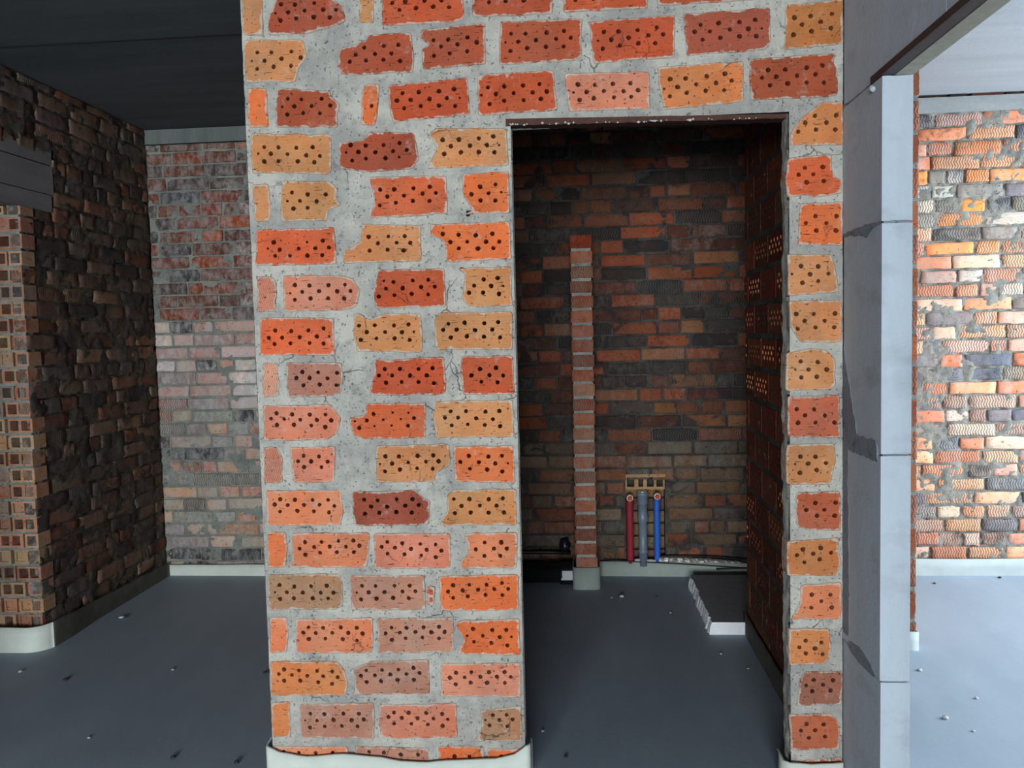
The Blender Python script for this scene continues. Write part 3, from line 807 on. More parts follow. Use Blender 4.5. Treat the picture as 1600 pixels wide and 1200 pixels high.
# left wall with a doorway near the camera
JAMB = 3.66
fr_left = lambda u, v, d: (XL - d, u, v)
rng = random.Random(21)
LINT_Z = (2.068, 2.36)
m = rough_wall(fr_left, 2.3, YB, .012, ZC, pick_left, rng, bl=.25, bh=.0655, joint=.012, mort=.003, amp=.020, proud=.002, seed=3.1,
               skip=[(2.2, JAMB, -1, LINT_Z[1]), (2.2, 3.93, LINT_Z[0], LINT_Z[1])], jit=.006)
m.box((XL - .41, JAMB + .05, 0), (XL - .052, YB + .3, ZC), (.3, .3, .3), 1)
m.box((XL - .41, 2.3, 2.37), (XL - .03, JAMB + .06, ZC), (.3, .3, .3), 1)
m.box((XL - .41, -6.1, 0), (XL, 2.3, ZC), (.3, .3, .3), 1)
# jamb: courses of hollow bricks sawn across their cavities
r = random.Random(8)
z = .012
while z < 2.06:
    top = min(z + .066, 2.066)
    u = XL + .006 + r.uniform(-.008, .004)
    while u > XL - .42:
        w = r.choice((.12, .12, .125, .065))
        c = jitter(r.choice([(156, 118, 92), (168, 136, 104), (150, 104, 82), (128, 112, 98), (172, 124, 96)]), r)
        y = JAMB + r.uniform(-.004, .006)
        nvd = 2 if w > .1 else 1
        edge = .011; gap = (w - edge * (nvd + 1)) / nvd
        shell = .010
        m.box((u - w, y, z), (u, y + .09, z + shell), c, 0, (.4, .3, 0))
        m.box((u - w, y, top - shell), (u, y + .09, top), c, 0, (.4, .3, 0))
        x = u
        for q in range(nvd + 1):
            wd = edge * r.uniform(.8, 1.5)
            m.box((x - wd, y, z + shell), (x, y + .09, top - shell), c, 0, (.2, .2, 0))
            if q < nvd and r.random() < .28:
                m.box((x - edge - gap, y + r.uniform(.002, .012), z + shell), (x - edge, y + .09, top - shell), c, 0, (.5, .2, 0))
            x -= edge + gap
        u -= w + .012
    z += .0775
mortar_sheet(m, lambda u, v, d: (u, JAMB + d, v), XL - .42, XL - .004, 0, 2.066, .014, .05, .006, (), (), 1, 6.0)
z = .078
while z < 2.06:      # bed joints of the jamb
    m.box((XL - .42, JAMB + .004, z), (XL - .002, JAMB + .06, z + .0115), (.3, .3, .3), 2)
    z += .0775
structure(m.build('wall_left', [M_ROUGH, M_MORT_D, M_MORT_L]), 'dark sooty brick wall of the left room ending in a jamb of hollow bricks', 'wall')
m = MB()
m.box((XL - .4, 2.1, 2.068), (XL + .005, 3.905, 2.148), (.3, .3, .3))
m.box((XL - .4, 2.1, 2.153), (XL + .002, 3.93, 2.29), (.3, .3, .3))
m.box((XL - .4, 2.1, 2.297), (XL + .0, 3.93, 2.36), (.3, .3, .3))
structure(m.build('trim_3', M_LINT), 'grey concrete lintel beams stacked over the opening in the dark wall', 'lintel')

# ------------------------------------------------------------------ closet walls
# right closet wall: bricks on edge bored right through, daylight behind
XR = .763
fr_cr = lambda u, v, d: (XR + d, u, v)
rng = random.Random(31)
def hb(y, z):
    """some bricks keep open bores, the others are choked with mortar"""
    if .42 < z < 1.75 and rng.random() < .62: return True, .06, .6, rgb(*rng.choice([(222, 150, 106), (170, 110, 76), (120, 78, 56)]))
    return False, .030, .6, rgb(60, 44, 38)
m = MB()
Y0, Y1 = YF + SH, 3.90
z = .0; row = 0
while z < ZC - .05:
    top = min(z + .1203, ZC)
    u = Y0 - (.13 if row % 2 else 0)
    while u < Y1:
        a, b = max(u, Y0), min(u + .246, Y1)
        if b - a > .04:
            P = [(a, z), (b, z), (b, top), (a, top)]
            Hs = []
            for i in range(4):
                hx = u + .045 + i * .052
                for j, dv in ((0, .040), (2, .084)): Hs.append((hx, z + dv, 0))
                Hs.append((hx + .026, z + .062, 0))
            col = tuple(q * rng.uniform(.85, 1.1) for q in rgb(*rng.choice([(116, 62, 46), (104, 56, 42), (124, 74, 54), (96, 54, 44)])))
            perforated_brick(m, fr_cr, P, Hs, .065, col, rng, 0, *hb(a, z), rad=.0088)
        u += .262
    m.box((XR + .002, Y0, top), (XR + .063, Y1, min(top + .021, ZC)), (.35, .35, .35), 1)
    u = Y0 - (.13 if row % 2 else 0)
    while u < Y1:
        if Y0 < u + .246 < Y1: m.box((XR + .002, u + .245, z), (XR + .063, min(u + .263, Y1), top), (.35, .35, .35), 1)
        u += .262
    z += .1403; row += 1
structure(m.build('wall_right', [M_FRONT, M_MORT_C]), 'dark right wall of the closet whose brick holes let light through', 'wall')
# wall closing the niche behind, its end seen past the block jamb
fr_niche = lambda u, v, d: (u, 3.70 + d, v)
rng = random.Random(33)
m = MB()
z = 0; row = 0
while z < ZC - .05:
    top = min(z + .121, ZC)
    ends = [(1.384, 1.450)] if row % 2 == 0 else []
    u = 1.366 if row % 2 == 0 else 1.450
    while u > XR + .07:
        ends.append((max(u - .246, XR + .066), u)); u -= .262
    for q, (a, b) in enumerate(ends):
        if b - a < .03: continue
        hd = row % 2 == 0 and q == 0
        if not hd:
            Hs = [(a + .04 + .05 * i + (.025 if j == 1 else 0), z + .038 + .022 * j, 0) for i in range(4) for j in range(3)]
            perforated_brick(m, fr_niche, [(a, z), (b, z), (b, top), (a, top)], Hs, .066, jitter(rng.choice([(150, 88, 62), (162, 98, 68), (140, 82, 60)]), rng), rng)
            continue
        rough_brick(m, fr_niche, a, b, z, top, rng.uniform(-.002, .002), .066, jitter(rng.choice([(150, 88, 62), (162, 98, 68), (140, 82, 60)]), rng), (0, .1, 1 if hd else 0), rng)
    z += .1403; row += 1
z = 0; row = 0
while z < ZC - .05:
    top = min(z + .121, ZC)
    m.box((XR + .066, 3.706, top - .001), (1.446, 3.764, min(top + .0203, ZC)), (.4, .4, .4), 1)
    u = (1.366 if row % 2 == 0 else 1.450) - .262
    while u > XR + .07:
        m.box((u - .001, 3.706, z), (u + .017, 3.764, top), (.4, .4, .4), 1); u -= .262
    if row % 2 == 0: m.box((1.365, 3.706, z), (1.385, 3.764, top), (.4, .4, .4), 1)
    z += .1403; row += 1
structure(m.build('wall_niche', [M_ROUGH, M_MORT_R]), 'narrow strip of orange brick wall end just right of the block jamb', 'wall')
# its return running back to the rear wall
rng = random.Random(37)
m = MB()
for side in (0, 1):
    fr = (lambda u, v, d: (1.450 - d, u, v)) if side == 0 else (lambda u, v, d: (1.385 + d, u, v))
    z = 0; row = 0
    while z < ZC - .05:
        top = min(z + .121, ZC)
        u = 3.766 - (.13 if row % 2 else 0)
        while u < YB:
            a, b = max(u, 3.766), min(u + .246, YB)
            if b - a > .03:
                rough_brick(m, fr, a, b, z, top, rng.uniform(-.001, .001), .02, jitter(rng.choice([(150, 84, 58), (140, 96, 68), (130, 72, 52)]), rng), (0, .1, 0), rng)
            u += .262
        z += .1403; row += 1
m.box((1.391, 3.766, 0), (1.444, YB + .02, ZC), (.4, .4, .4), 1)
structure(m.build('wall_inner_right', [M_FRONT, M_MORT_C]), 'side wall hidden behind the orange brick wall end', 'wall')
# left closet wall
rng = random.Random(35)
m = MB()
for side in (0, 1):
    fr = (lambda u, v, d: (PIER + .002 + d, u, v)) if side == 0 else (lambda u, v, d: (PIER + .063 - d, u, v))
    z = 0; row = 0
    while z < ZC - .05:
        top = min(z + .121, ZC)
        u = YF + SH - (.13 if row % 2 else 0)
        while u < YB:
            a, b = max(u, YF + SH), min(u + .246, YB)
            if b - a > .03:
                rough_brick(m, fr, a, b, z, top, rng.uniform(-.001, .001), .02, jitter(rng.choice([(196, 104, 66), (190, 130, 86), (184, 96, 66)]), rng), (0, .1, 0), rng)
            u += .262
        z += .1403; row += 1
m.box((PIER + .006, YF + SH, 0), (PIER + .059, YB, ZC), (.4, .4, .4), 1)
structure(m.build('wall_inner_left', [M_FRONT, M_MORT]), 'closet side wall running back from the left edge of the bright brick pier', 'wall')

# brick stub standing in the closet
m = MB()
rng = random.Random(41)
SX0, SX1, SY = -.040, .080, 4.557
fr_st = lambda u, v, d: (u, SY + d, v)
z = .03
while z < 1.86:
    col = jitter(rng.choice([(168, 104, 80), (160, 92, 66), (172, 120, 98), (158, 112, 92), (176, 108, 76)]), rng)
    dx = rng.uniform(-.003, .003)
    rough_brick(m, fr_st, SX0 + dx, SX1 + dx, z, z + .066, rng.uniform(-.003, .003), .27, col, (0, .25, 1 if rng.random() < .3 else 0), rng, .0015)
    m.box((SX0 + .006, SY + .004, z + .064), (SX1 - .006, YB, z + .082), (.4, .4, .4), 1)
    z += .0803
rough_brick(m, fr_st, SX0, SX1, z, 1.951, 0, .27, jitter((146, 72, 50), rng), (0, 0, 0), rng, .0015)
m.box((SX0 + .01, SY + .012, 0), (SX1 - .01, YB + .02, 1.946), (.4, .4, .4), 1)
structure(m.build('brick_pillar', [M_ROUGH, M_MORT]), 'slim brick pillar standing against the closet back wall', 'pillar')

# ------------------------------------------------------------------ aerated-block partition, blocks and joints
def block(mb, a, b, seed, n=10):
    """sawn block with slightly chipped long edges"""
    (x0, y0, z0), (x1, y1, z1) = a, b
    def disp(p):
        x, y, z = p
        k = .003 * abs(nz(x * 25, y * 25, seed)) + .010 * max(0, nz(x * 9, y * 11, seed + 4) - .25)
        if abs(z - z0) < 1e-6: z += k
        if abs(z - z1) < 1e-6: z -= k
        return (x, y, z)
    def patch(o, U, V, nu, nv):
        g = [[mb.vert(disp(tuple(o[k] + U[k] * i / nu + V[k] * j / nv for k in range(3))), (.6, .6, .6)) for j in range(nv + 1)] for i in range(nu + 1)]
        for i in range(nu):
            for j in range(nv): mb.face((g[i][j], g[i + 1][j], g[i + 1][j + 1], g[i][j + 1]), 0)
    dx, dy, dz = x1 - x0, y1 - y0, z1 - z0
    ny = max(4, int(dy / .02)); nx = max(4, int(dx / .01))
    patch((x0, y0, z0), (0, dy, 0), (0, 0, dz), ny, 2)
    patch((x1, y0, z0), (0, dy, 0), (0, 0, dz), ny, 2)
    patch((x0, y0, z0), (dx, 0, 0), (0, 0, dz), nx, 2)
    patch((x0, y1, z0), (dx, 0, 0), (0, 0, dz), nx, 2)
    patch((x0, y0, z0), (dx, 0, 0), (0, dy, 0), nx, ny)
    patch((x0, y0, z1), (dx, 0, 0), (0, dy, 0), nx, ny)

m = MB()
JY = 2.275
XQ = XP + .078
YE = YF + .06
for q, (z0, z1, o) in enumerate(((0, .461, .002), (.466, 1.082, -.001), (1.087, 1.697, .000), (1.702, 2.076, -.001))):
    block(m, (XP + o, JY + o, z0), (XQ + o, YE, z1), q * 3.7)
    if z1 < 2.05: m.box((XP + .006, JY + .006, z1 - .004), (XQ - .006, YE - .01, z1 + .009), (.4, .4, .4), 1)
for a, b in ((1.90, YE), (1.275, 1.897), (.62, 1.272)):
    block(m, (XP, a, 2.081), (XQ, b, 2.50), a * 5)
    block(m, (XP, a + (.0 if a > 1.8 else .1), 2.505), (XQ, b, ZC), a * 7)
m.box((XP + .005, .62, 2.49), (XQ - .005, YE - .01, 2.512), (.4, .4, .4), 1)
m.box((XP, -6.1, 0), (XQ, .62, ZC), (.6, .6, .6), 0)
# adhesive smeared along the junction with the bricks (raised skim)
def skim(mb, pts, x, th, mat):
    q = [Vector(p) for p in pts]
    if area(q) < 0: q.reverse()
    pts = resample(q, .007, .0035, random.Random(len(pts)))
    n = len(pts)
    V, E_, F, *_r = delaunay_2d_cdt([Vector(p) for p in pts], [(i, (i + 1) % n) for i in range(n)], [], 1, 1e-6)
    a = [mb.vert((x - th, p.x, p.y), (.4, .4, .4)) for p in V]
    for f in F: mb.face([a[i] for i in f], mat)
    b = [mb.vert((x + .004, p.x, p.y), (.4, .4, .4)) for p in V]
    for i in range(len(V)):
        j = (i + 1) % len(V)
        mb.face((a[i], a[j], b[j], b[i]), mat)
r = random.Random(4)
def jag(z0, z1, ya, yb, n, w):
    """right-hand edge running from (ya, z0) to (yb, z1), torn"""
    return [(ya + (yb - ya) * i / n - abs(nz(i * .9, z0 * 9, 2)) * w, z0 + (z1 - z0) * i / n) for i in range(n + 1)]
skim(m, [(YF - .001, .49), *jag(.49, 1.06, 2.535, 2.545, 22, .012), (YF - .001, 1.06)], XP, .002, 1)
skim(m, [(YF - .001, 1.06), *jag(1.06, 1.36, 2.445, 2.585, 16, .014), (YF - .001, 1.37)], XP, .002, 1)
skim(m, [(2.46, 1.062), *jag(1.062, 1.075, 2.29, 2.30, 3, .004), *[(2.30 + i * .02, 1.112 + .016 * abs(nz(i * 1.3, 3, 1))) for i in range(9)]], XP, .003, 1)
skim(m, [(2.55, .462), (2.50, .452), (2.42, .45), (2.33, .456), (2.30, .464), (2.36, .486), (2.44, .496), (2.53, .482)], XP, .0025, 1)
skim(m, [(2.585, 1.696), (2.50, 1.690), (2.42, 1.684), (2.385, 1.672), (2.365, 1.676), (2.34, 1.688), (2.28, 1.697), (2.30, 1.704), (2.42, 1.708), (2.52, 1.706), (2.585, 1.704)], XP, .0025, 1)
for p, q in (((XP - .006, 2.33, 2.058), .009), ((XP - .004, 2.345, 2.066), .006)):
    m.lathe([(.0005, -q), (q * .7, -q * .6), (q, 0), (q * .7, q * .6), (.0005, q)], p, 'Z', 10, (.6, .6, .6))
structure(m.build('wall_partition', [M_AAC, M_GLUE]), 'pale grey aerated block partition with a doorway jamb facing the camera', 'wall')
m = MB()
m.box((XP + .000, .5, 2.0765), (XP + .030, 2.36, 2.0815), (.1, .1, .1), 0)
m.box((XP - .005, .5, 2.0765), (XP - .0005, 2.352, 2.095), (.1, .1, .1), 0)
m.box((XP + .030, .5, 2.0755), (XQ, JY + .0, 2.081), (.4, .4, .4), 1)
structure(m.build('trim_4', [M_STEEL, M_TIMB]), 'dark steel angle under the block lintel at upper right', 'lintel')

# rusty plate carrying the bricks over the closet doorway
m = MB()
n = 60
rows = []
for i in range(n + 1):
    u = DOOR[0] - .012 + (DOOR[1] - DOOR[0] + .012) * i / n
    zt = 2.087 - .022 * i / n + nz(u * 20, 0, 1) * .001
    th = .020 - .008 * i / n + abs(nz(u * 35, 2, 3)) * .006
    rows.append([m.vert((u, y, z), (.2, .1, .1)) for y, z in ((YF - .006, zt), (YF - .006, zt - th), (YF + SH, zt - th + .004), (YF + SH, zt))])
for a, b in zip(rows, rows[1:]):
    for k in range(4): m.face((a[k], b[k], b[(k + 1) % 4], a[(k + 1) % 4]), 0)
m.face(rows[0], 0); m.face(rows[-1][::-1], 0)
r = random.Random(9)
for i in range(46):        # mortar beads stuck along its lower lip
    t = r.random() ** 1.2
    u = DOOR[0] + (DOOR[1] - DOOR[0]) * t; q = r.uniform(.0015, .0042)
    z = 2.087 - .022 * t - (.020 - .008 * t) + r.uniform(-.001, .004)
    m.lathe([(.0004, -q), (q * r.uniform(.9, 1.8), 0), (.0004, q)], (u, YF - .007, z), 'Z', 6, (.6, .6, .6), 1)
structure(m.build('trim_5', [M_RUST, M_CRUMB]), 'thin brown lintel plate with white mortar beads over the closet doorway', 'lintel')

# ------------------------------------------------------------------ floor and ceiling
m = MB()
g = []
nx, ny = 60, 60
for i in range(nx + 1):
    g.append([m.vert((-5 + 9.6 * i / nx, -6.4 + 11.8 * j / ny, 0), (.3, .3, .3)) for j in range(ny + 1)])
for i in range(nx):
    for j in range(ny): m.face((g[i][j], g[i + 1][j], g[i + 1][j + 1], g[i][j + 1]), 0, True)
structure(m.build('floor', M_FLOOR), 'smooth blue-grey levelled floor', 'floor')
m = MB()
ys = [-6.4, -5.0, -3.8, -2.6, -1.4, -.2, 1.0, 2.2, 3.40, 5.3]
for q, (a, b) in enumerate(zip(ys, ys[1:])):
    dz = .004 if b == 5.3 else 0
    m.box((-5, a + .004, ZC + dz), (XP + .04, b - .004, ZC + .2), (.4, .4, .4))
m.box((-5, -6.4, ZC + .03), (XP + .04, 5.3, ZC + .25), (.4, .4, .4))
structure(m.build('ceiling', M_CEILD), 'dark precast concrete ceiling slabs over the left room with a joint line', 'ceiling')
m = MB()
m.box((XP + .04, -6.4, ZC), (4.6, 5.3, ZC + .25), (.4, .4, .4))
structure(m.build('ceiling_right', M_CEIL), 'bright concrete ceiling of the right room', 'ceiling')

# outer shell behind the camera, with the window openings the daylight comes through
def shell_y(mb, y0, y1, x0, x1, wx0, wx1, wz0, wz1):
    mb.box((x0, y0, 0), (wx0, y1, ZC), (.4, .4, .4)); mb.box((wx1, y0, 0), (x1, y1, ZC), (.4, .4, .4))
    mb.box((wx0, y0, 0), (wx1, y1, wz0), (.4, .4, .4)); mb.box((wx0, y0, wz1), (wx1, y1, ZC), (.4, .4, .4))
W1 = (-1.15, .74, .60, 2.10)
W0 = (-2.45, -1.45, .60, 2.10)  # unseen second window, added to brighten the left room's back wall
W2 = (1.3, 3.5, .5, 2.45)
m = MB(); shell_y(m, -6.3, -6.05, -1.3, XP + .04, *W1); shell_y(m, -6.3, -6.05, -5, -1.3, *W0)
structure(m.build('wall_rear', M_MORT_R))
m = MB(); shell_y(m, -6.3, -6.05, XP + .04, 4.6, *W2)
structure(m.build('wall_rear_right', M_MORT_R))
m = MB()
W3 = (1.6, 4.7, .30, 2.5)
m.box((4.2, -6.4, 0), (4.45, W3[0], ZC)); m.box((4.2, W3[1], 0), (4.45, 5.3, ZC))
m.box((4.2, W3[0], 0), (4.45, W3[1], W3[2])); m.box((4.2, W3[0], W3[3]), (4.45, W3[1], ZC))
structure(m.build('wall_far_right', M_MORT_R))
m = MB(); m.box((-5, -6.4, 0), (-4.8, 5.3, ZC)); structure(m.build('wall_far_left', M_MORT_D))

# ------------------------------------------------------------------ edge foam along the wall feet
def foam(name, path, ztop, mat, label=None, th=.006, step=.03):
    m = MB()
    P = [Vector((p[0], p[1])) for p in path]
    pts = []
    for a, b in zip(P, P[1:]):
        n = max(1, int((b - a).length / step))
        pts += [a.lerp(b, i / n) for i in range(n)]
    pts.append(P[-1])
    s = 0; rows = []
    for i, p in enumerate(pts):
        t = pts[min(i + 1, len(pts) - 1)] - pts[max(i - 1, 0)]; t.normalize()
        nrm = Vector((t.y, -t.x))
        if i: s += (p - pts[i - 1]).length
        z = ztop(s, p)
        w = nz(p.x * 7, p.y * 7, 2) * .002
        a, b = p + nrm * (th + w), p + nrm * w
        rows.append([m.vert(q, (.7, .7, .7)) for q in ((a.x, a.y, -.002), (a.x, a.y, z * .5), (a.x, a.y, z), (b.x, b.y, z), (b.x, b.y, -.002))])
    for a, b in zip(rows, rows[1:]):
        for k in range(4): m.face((a[k], b[k], b[k + 1], a[k + 1]), 0, k in (0, 1))
    m.face(rows[0]); m.face(rows[-1])
    return structure(m.build(name, mat), label, 'foam strip' if label else None)


def lerp_table(tab):
    def f(x):
        if x <= tab[0][0]: return tab[0][1]
        for (a, va), (b, vb) in zip(tab, tab[1:]):
            if x <= b:
                t = (x - a) / (b - a); t = t * t * (3 - 2 * t)
                return va + (vb - va) * t
        return tab[-1][1]
    return f
def arc(cx, cy, r, a0, a1, n=8):
    return [(cx + r * math.cos(math.radians(a0 + (a1 - a0) * i / n)), cy + r * math.sin(math.radians(a0 + (a1 - a0) * i / n))) for i in range(n + 1)]

tab = lerp_table([(-1.045, .096), (-.99, .076), (-.916, .066), (-.787, .077), (-.68, .070), (-.596, .057), (-.52, .055), (-.448, .063), (-.302, .071), (-.22, .088), (-.191, .116)])
foam('baseboard_front', [(-1.047, 4.80), (-1.047, 2.60)] + arc(-1.035, 2.59, .012, 180, 270, 4) + [(-.20, 2.574)] + arc(-.198, 2.588, .014, 270, 360, 4) + [(-.184, 2.655)],
     lambda s, p: tab(p.x) if p.y < 2.62 else .1, M_FOAM, 'pale foam strip with a wavy top at the foot of the bright brick pier')
foam('baseboard_front_right', [(.618, 2.66), (.618, 2.59), (.634, 2.574), (.792, 2.576)], lambda s, p: .074 + nz(p.x * 14, p.y * 9, 1) * .012, M_FOAM, 'short pale foam strip below the narrow brick strip right of the doorway')
foam('baseboard_back_left', [(XL + .012, 4.815), (PIER - .01, 4.80)], lambda s, p: .066 + .012 * max(0, (p.x + 2.3)) + nz(p.x * 4, 0, 3) * .004, M_FOAM, 'pale foam strip below the whitewash-stained wall')
foam('baseboard_jamb', [(-3.0, JAMB - .075), (-2.62, JAMB - .07)] + arc(-2.60, JAMB + .03, .10, 270, 345, 8), lambda s, p: .118 + nz(p.x * 5, p.y * 5, 6) * .004, M_FOAM, 'pale foam strip wrapped round the hollow-brick jamb at lower left')
foam('baseboard_left', arc(-2.60, JAMB + .03, .10, 345, 360, 3) + [(XL + .05, JAMB + .15), (XL + .034, 4.0), (XL + .03, 4.81)], lambda s, p: .116 + nz(p.x * 5, p.y * 9, 6) * .008 - .03 * max(0, min(1, (p.y - 3.7) / .9)), M_FOAMD, 'dusty foam strip with shade in its colour along the foot of the dark sooty wall')
foam('baseboard_back', [(.10, 4.805), (.30, 4.80), (.7, 4.79), (1.2, 4.77)], lambda s, p: .086 - .012 * max(0, (p.x - .4)), M_FOAMC, 'pale foam strip along the closet back wall below the pipes')
foam('baseboard_back_right', [(1.45, 4.81), (4.2, 4.81)], lambda s, p: .096 + nz(p.x * 3, 0, 8) * .004, M_FOAMR, 'pale foam strip below the sunlit brick wall')
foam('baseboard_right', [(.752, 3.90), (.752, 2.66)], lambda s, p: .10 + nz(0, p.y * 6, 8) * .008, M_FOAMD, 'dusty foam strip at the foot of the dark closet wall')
foam('baseboard_pillar', [(-.052, 4.80), (-.052, 4.56), (-.040, 4.545), (.074, 4.545), (.088, 4.56), (.088, 4.80)], lambda s, p: .124, M_FOAMC, 'pale foam sleeve round the foot of the slim brick pillar')
foam('baseboard_niche', [(.85, 3.69), (1.452, 3.69), (1.458, 3.76)], lambda s, p: .085, M_FOAMR, 'tiny pale foam end below the orange brick wall end')

# ------------------------------------------------------------------ pipes in the chase
def sleeve_pipe(name, x, y, z0, z1, r, mat, label, cat, joint=None):
    root = empty(name, (x, y, 0))
    loc = root.location
    b = MB()
    prof = [(r * .96, z0)]
    n = 14
    for i in range(n + 1):
        z = z0 + (z1 - z0) * i / n
        prof.append((r * (1 + .035 * nz(x * 9, z * 22, 4)), z))
    if joint:
        prof = [p for p in prof if abs(p[1] - joint) > .008] + [(r, joint - .006), (r * .86, joint), (r * 1.04, joint + .006)]
        prof.sort(key=lambda p: p[1])
    prof.append((r * .7, z1 + .004))
    b.lathe(prof, (x, y, 0), 'Z', 20)
    shift(b, loc).build('pipe_sleeve', mat, root)
    f = MB()                       # elbow outlet pointing at the camera
    zc = z1 + .026
    f.tube([(x, y, z1 - .01), (x, y, zc - .004), (x, y - .008, zc)], [.011, .012, .013], 14)
    f.lathe([(.0165, -.045), (.0205, -.043), (.0205, -.026), (.017, -.022), (.0185, .012), (.012, .018)], (x, y, zc), 'Y', 18)
    shift(f, loc).build('elbow_fitting', M_BRASS, root)
    k = MB()
    k.lathe([(.0125, -.060), (.0138, -.058), (.0138, -.050), (.0155, -.0495), (.0155, -.044)], (x, y, zc), 'Y', 6)
    shift(k, loc).build('plug', M_PLUG, root)['label'] = 'red plug'
    tag(root, label, cat)
    return root

sleeve_pipe('water_pipe', .276, 4.812, .075, .438, .0205, M_REDP, 'dark red sleeved water pipe, leftmost of the three in the wall chase', 'pipe')
sleeve_pipe('water_pipe', .432, 4.812, .075, .446, .0185, M_BLUP, 'bright blue sleeved water pipe in the wall chase', 'pipe', .382)
root = empty('waste_pipe', (.350, 4.806, 0))
b = MB()
b.lathe([(.025, .06), (.025, .135), (.029, .137), (.029, .152), (.025, .156), (.025, .316), (.0285, .320), (.0315, .328), (.0315, .352), (.0285, .358), (.0285, .368), (.026, .372), (.026, .42)], (.350, 4.806, 0), 'Z', 24)
shift(b, root.location).build('pipe_body', M_GRYP, root)
b = MB()
b.lathe([(.0265, .418), (.030, .425), (.030, .468), (.0345, .472), (.0345, .492), (.030, .495), (.026, .495), (.026, .46)], (.350, 4.806, 0), 'Z', 24)
shift(b, root.location).build('socket', M_GRYP, root)
b = MB()
b.lathe([(.0255, .485), (.0275, .494), (.0275, .499), (.0245, .501)], (.350, 4.806, 0), 'Z', 24)
s_ = shift(b, root.location).build('socket_ring', M_BRASS, root)
s_['label'] = 'pale rim in the socket mouth'
tag(root, 'grey plastic waste pipe with a socket between the red and blue pipes', 'pipe')

# foil-wrapped line and cables lying on the foam
m = MB()
r = random.Random(3)
pts, rad = [], []
for i in range(60):
    t = i / 59
    x = .44 + .75 * t
    pts.append((x, 4.812 - .02 * t, .093 - .048 * t * t - .01 * t))
    rad.append((.021 - .006 * t) * (1 + r.uniform(-.12, .12)))
m.tube(pts, rad, 12, (.5, .5, .5), smooth=False)
for i, p in enumerate(m.v):
    m.v[i] = (p[0], p[1] + nz(p[0] * 60, p[2] * 90, 1) * .004, p[2] + nz(p[0] * 70, p[1] * 70, 5) * .005)
tag(m.build('foil_pipe', M_FOIL), 'crumpled foil-wrapped line lying right of the blue pipe on the foam strip', 'pipe')
m = MB(); m.tube([(.44 + .76 * t, 4.800 - .01 * t, .117 + .006 * math.sin(t * 3) - .062 * t * t) for t in [i / 24 for i in range(25)]], .004, 8)
tag(m.build('cable', M_CABLE), 'thin black cable arching above the crumpled foil line', 'cable')
m = MB(); m.tube([(.12 + 1.08 * t, 4.792 - .022 * t, .094 - .058 * t ** 1.3) for t in [i / 24 for i in range(25)]], .004, 8)
tag(m.build('cable', M_CABLE), 'black cable running along the top of the foam below the pipes', 'cable')
m = MB(); m.tube([(.76 + .5 * t, 4.765 - .02 * t, .050 + .012 * math.sin(t * 2.2)) for t in [i / 16 for i in range(17)]], .0045, 8)
tag(m.build('cable', M_CABLE), 'black cable over the back of the broken board', 'cable')
m = MB()
r = random.Random(17)
m.tube([(.30 + .12 * i / 12, 4.800, .088 + .002 * math.sin(i)) for i in range(13)], [.012 * r.uniform(.7, 1.15) for _ in range(13)], 9, smooth=False)
tag(m.build('mortar_lump', M_CRUMB), 'grey mortar lump at the foot of the grey waste pipe', 'mortar lump')

# black drain lying left of the pillar
root = empty('drain_pipe', (-.3, 4.64, 0))
b = MB()
b.lathe([(.052, -.95), (.052, -.075), (.060, -.068), (.0625, -.060), (.0625, .000), (.060, .006), (.050, .006)], (-.062, 4.64, .0635), 'X', 28)
shift(b, root.location).build('pipe_body', M_BLKP, root)
b = MB()
def wrap(u, a, rr=.0634): return (-.062 + u, 4.64 - rr * math.cos(a), .0635 + rr * math.sin(a))
g = [[b.vert(wrap(-.055 + .058 * i / 4 - (.006 if (j in (0, 1) and i == 0) else 0), -.35 + .85 * j / 6), (.8, .8, .8)) for j in range(7)] for i in range(5)]
g2 = [[b.vert(wrap(-.055 + .058 * i / 4, -.35 + .85 * j / 6, .0629), (.8, .8, .8)) for j in range(7)] for i in range(5)]
for i in range(4):
    for j in range(6): b.face((g[i][j], g[i + 1][j], g[i + 1][j + 1], g[i][j + 1]), 0, True); b.face((g2[i][j], g2[i][j + 1], g2[i + 1][j + 1], g2[i + 1][j]), 0, True)
shift(b, root.location).build('sticker', M_LABEL, root)['label'] = 'white paper sticker'
tag(root, 'black drain pipe with a white sticker lying left of the slim brick pillar', 'pipe')
m = MB()
m.tube([(-.95, 4.79, .150), (-.5, 4.785, .146), (-.2, 4.78, .148), (-.07, 4.775, .143)], .011, 10)
tag(m.build('conduit', M_CABLE), 'thin black conduit along the wall above the black drain pipe', 'pipe')
m = MB()
pf = []
for i in range(9):
    t = i / 8
    pf.append((.033 * math.sin(PI * min(1, .12 + t * .86)) ** .5, .15 + .075 * t))
m.lathe(pf, (-.105, 4.795, 0), 'Z', 12)
m.v = [(p[0] + nz(p[0] * 40, p[2] * 40, 1) * .012, p[1], p[2] + nz(p[0] * 40, p[1] * 40, 6) * .01) for p in m.v]
tag(m.build('plastic_bag', M_BLKP), 'crumpled black plastic wad tucked beside the slim pillar above the drain', 'bag')

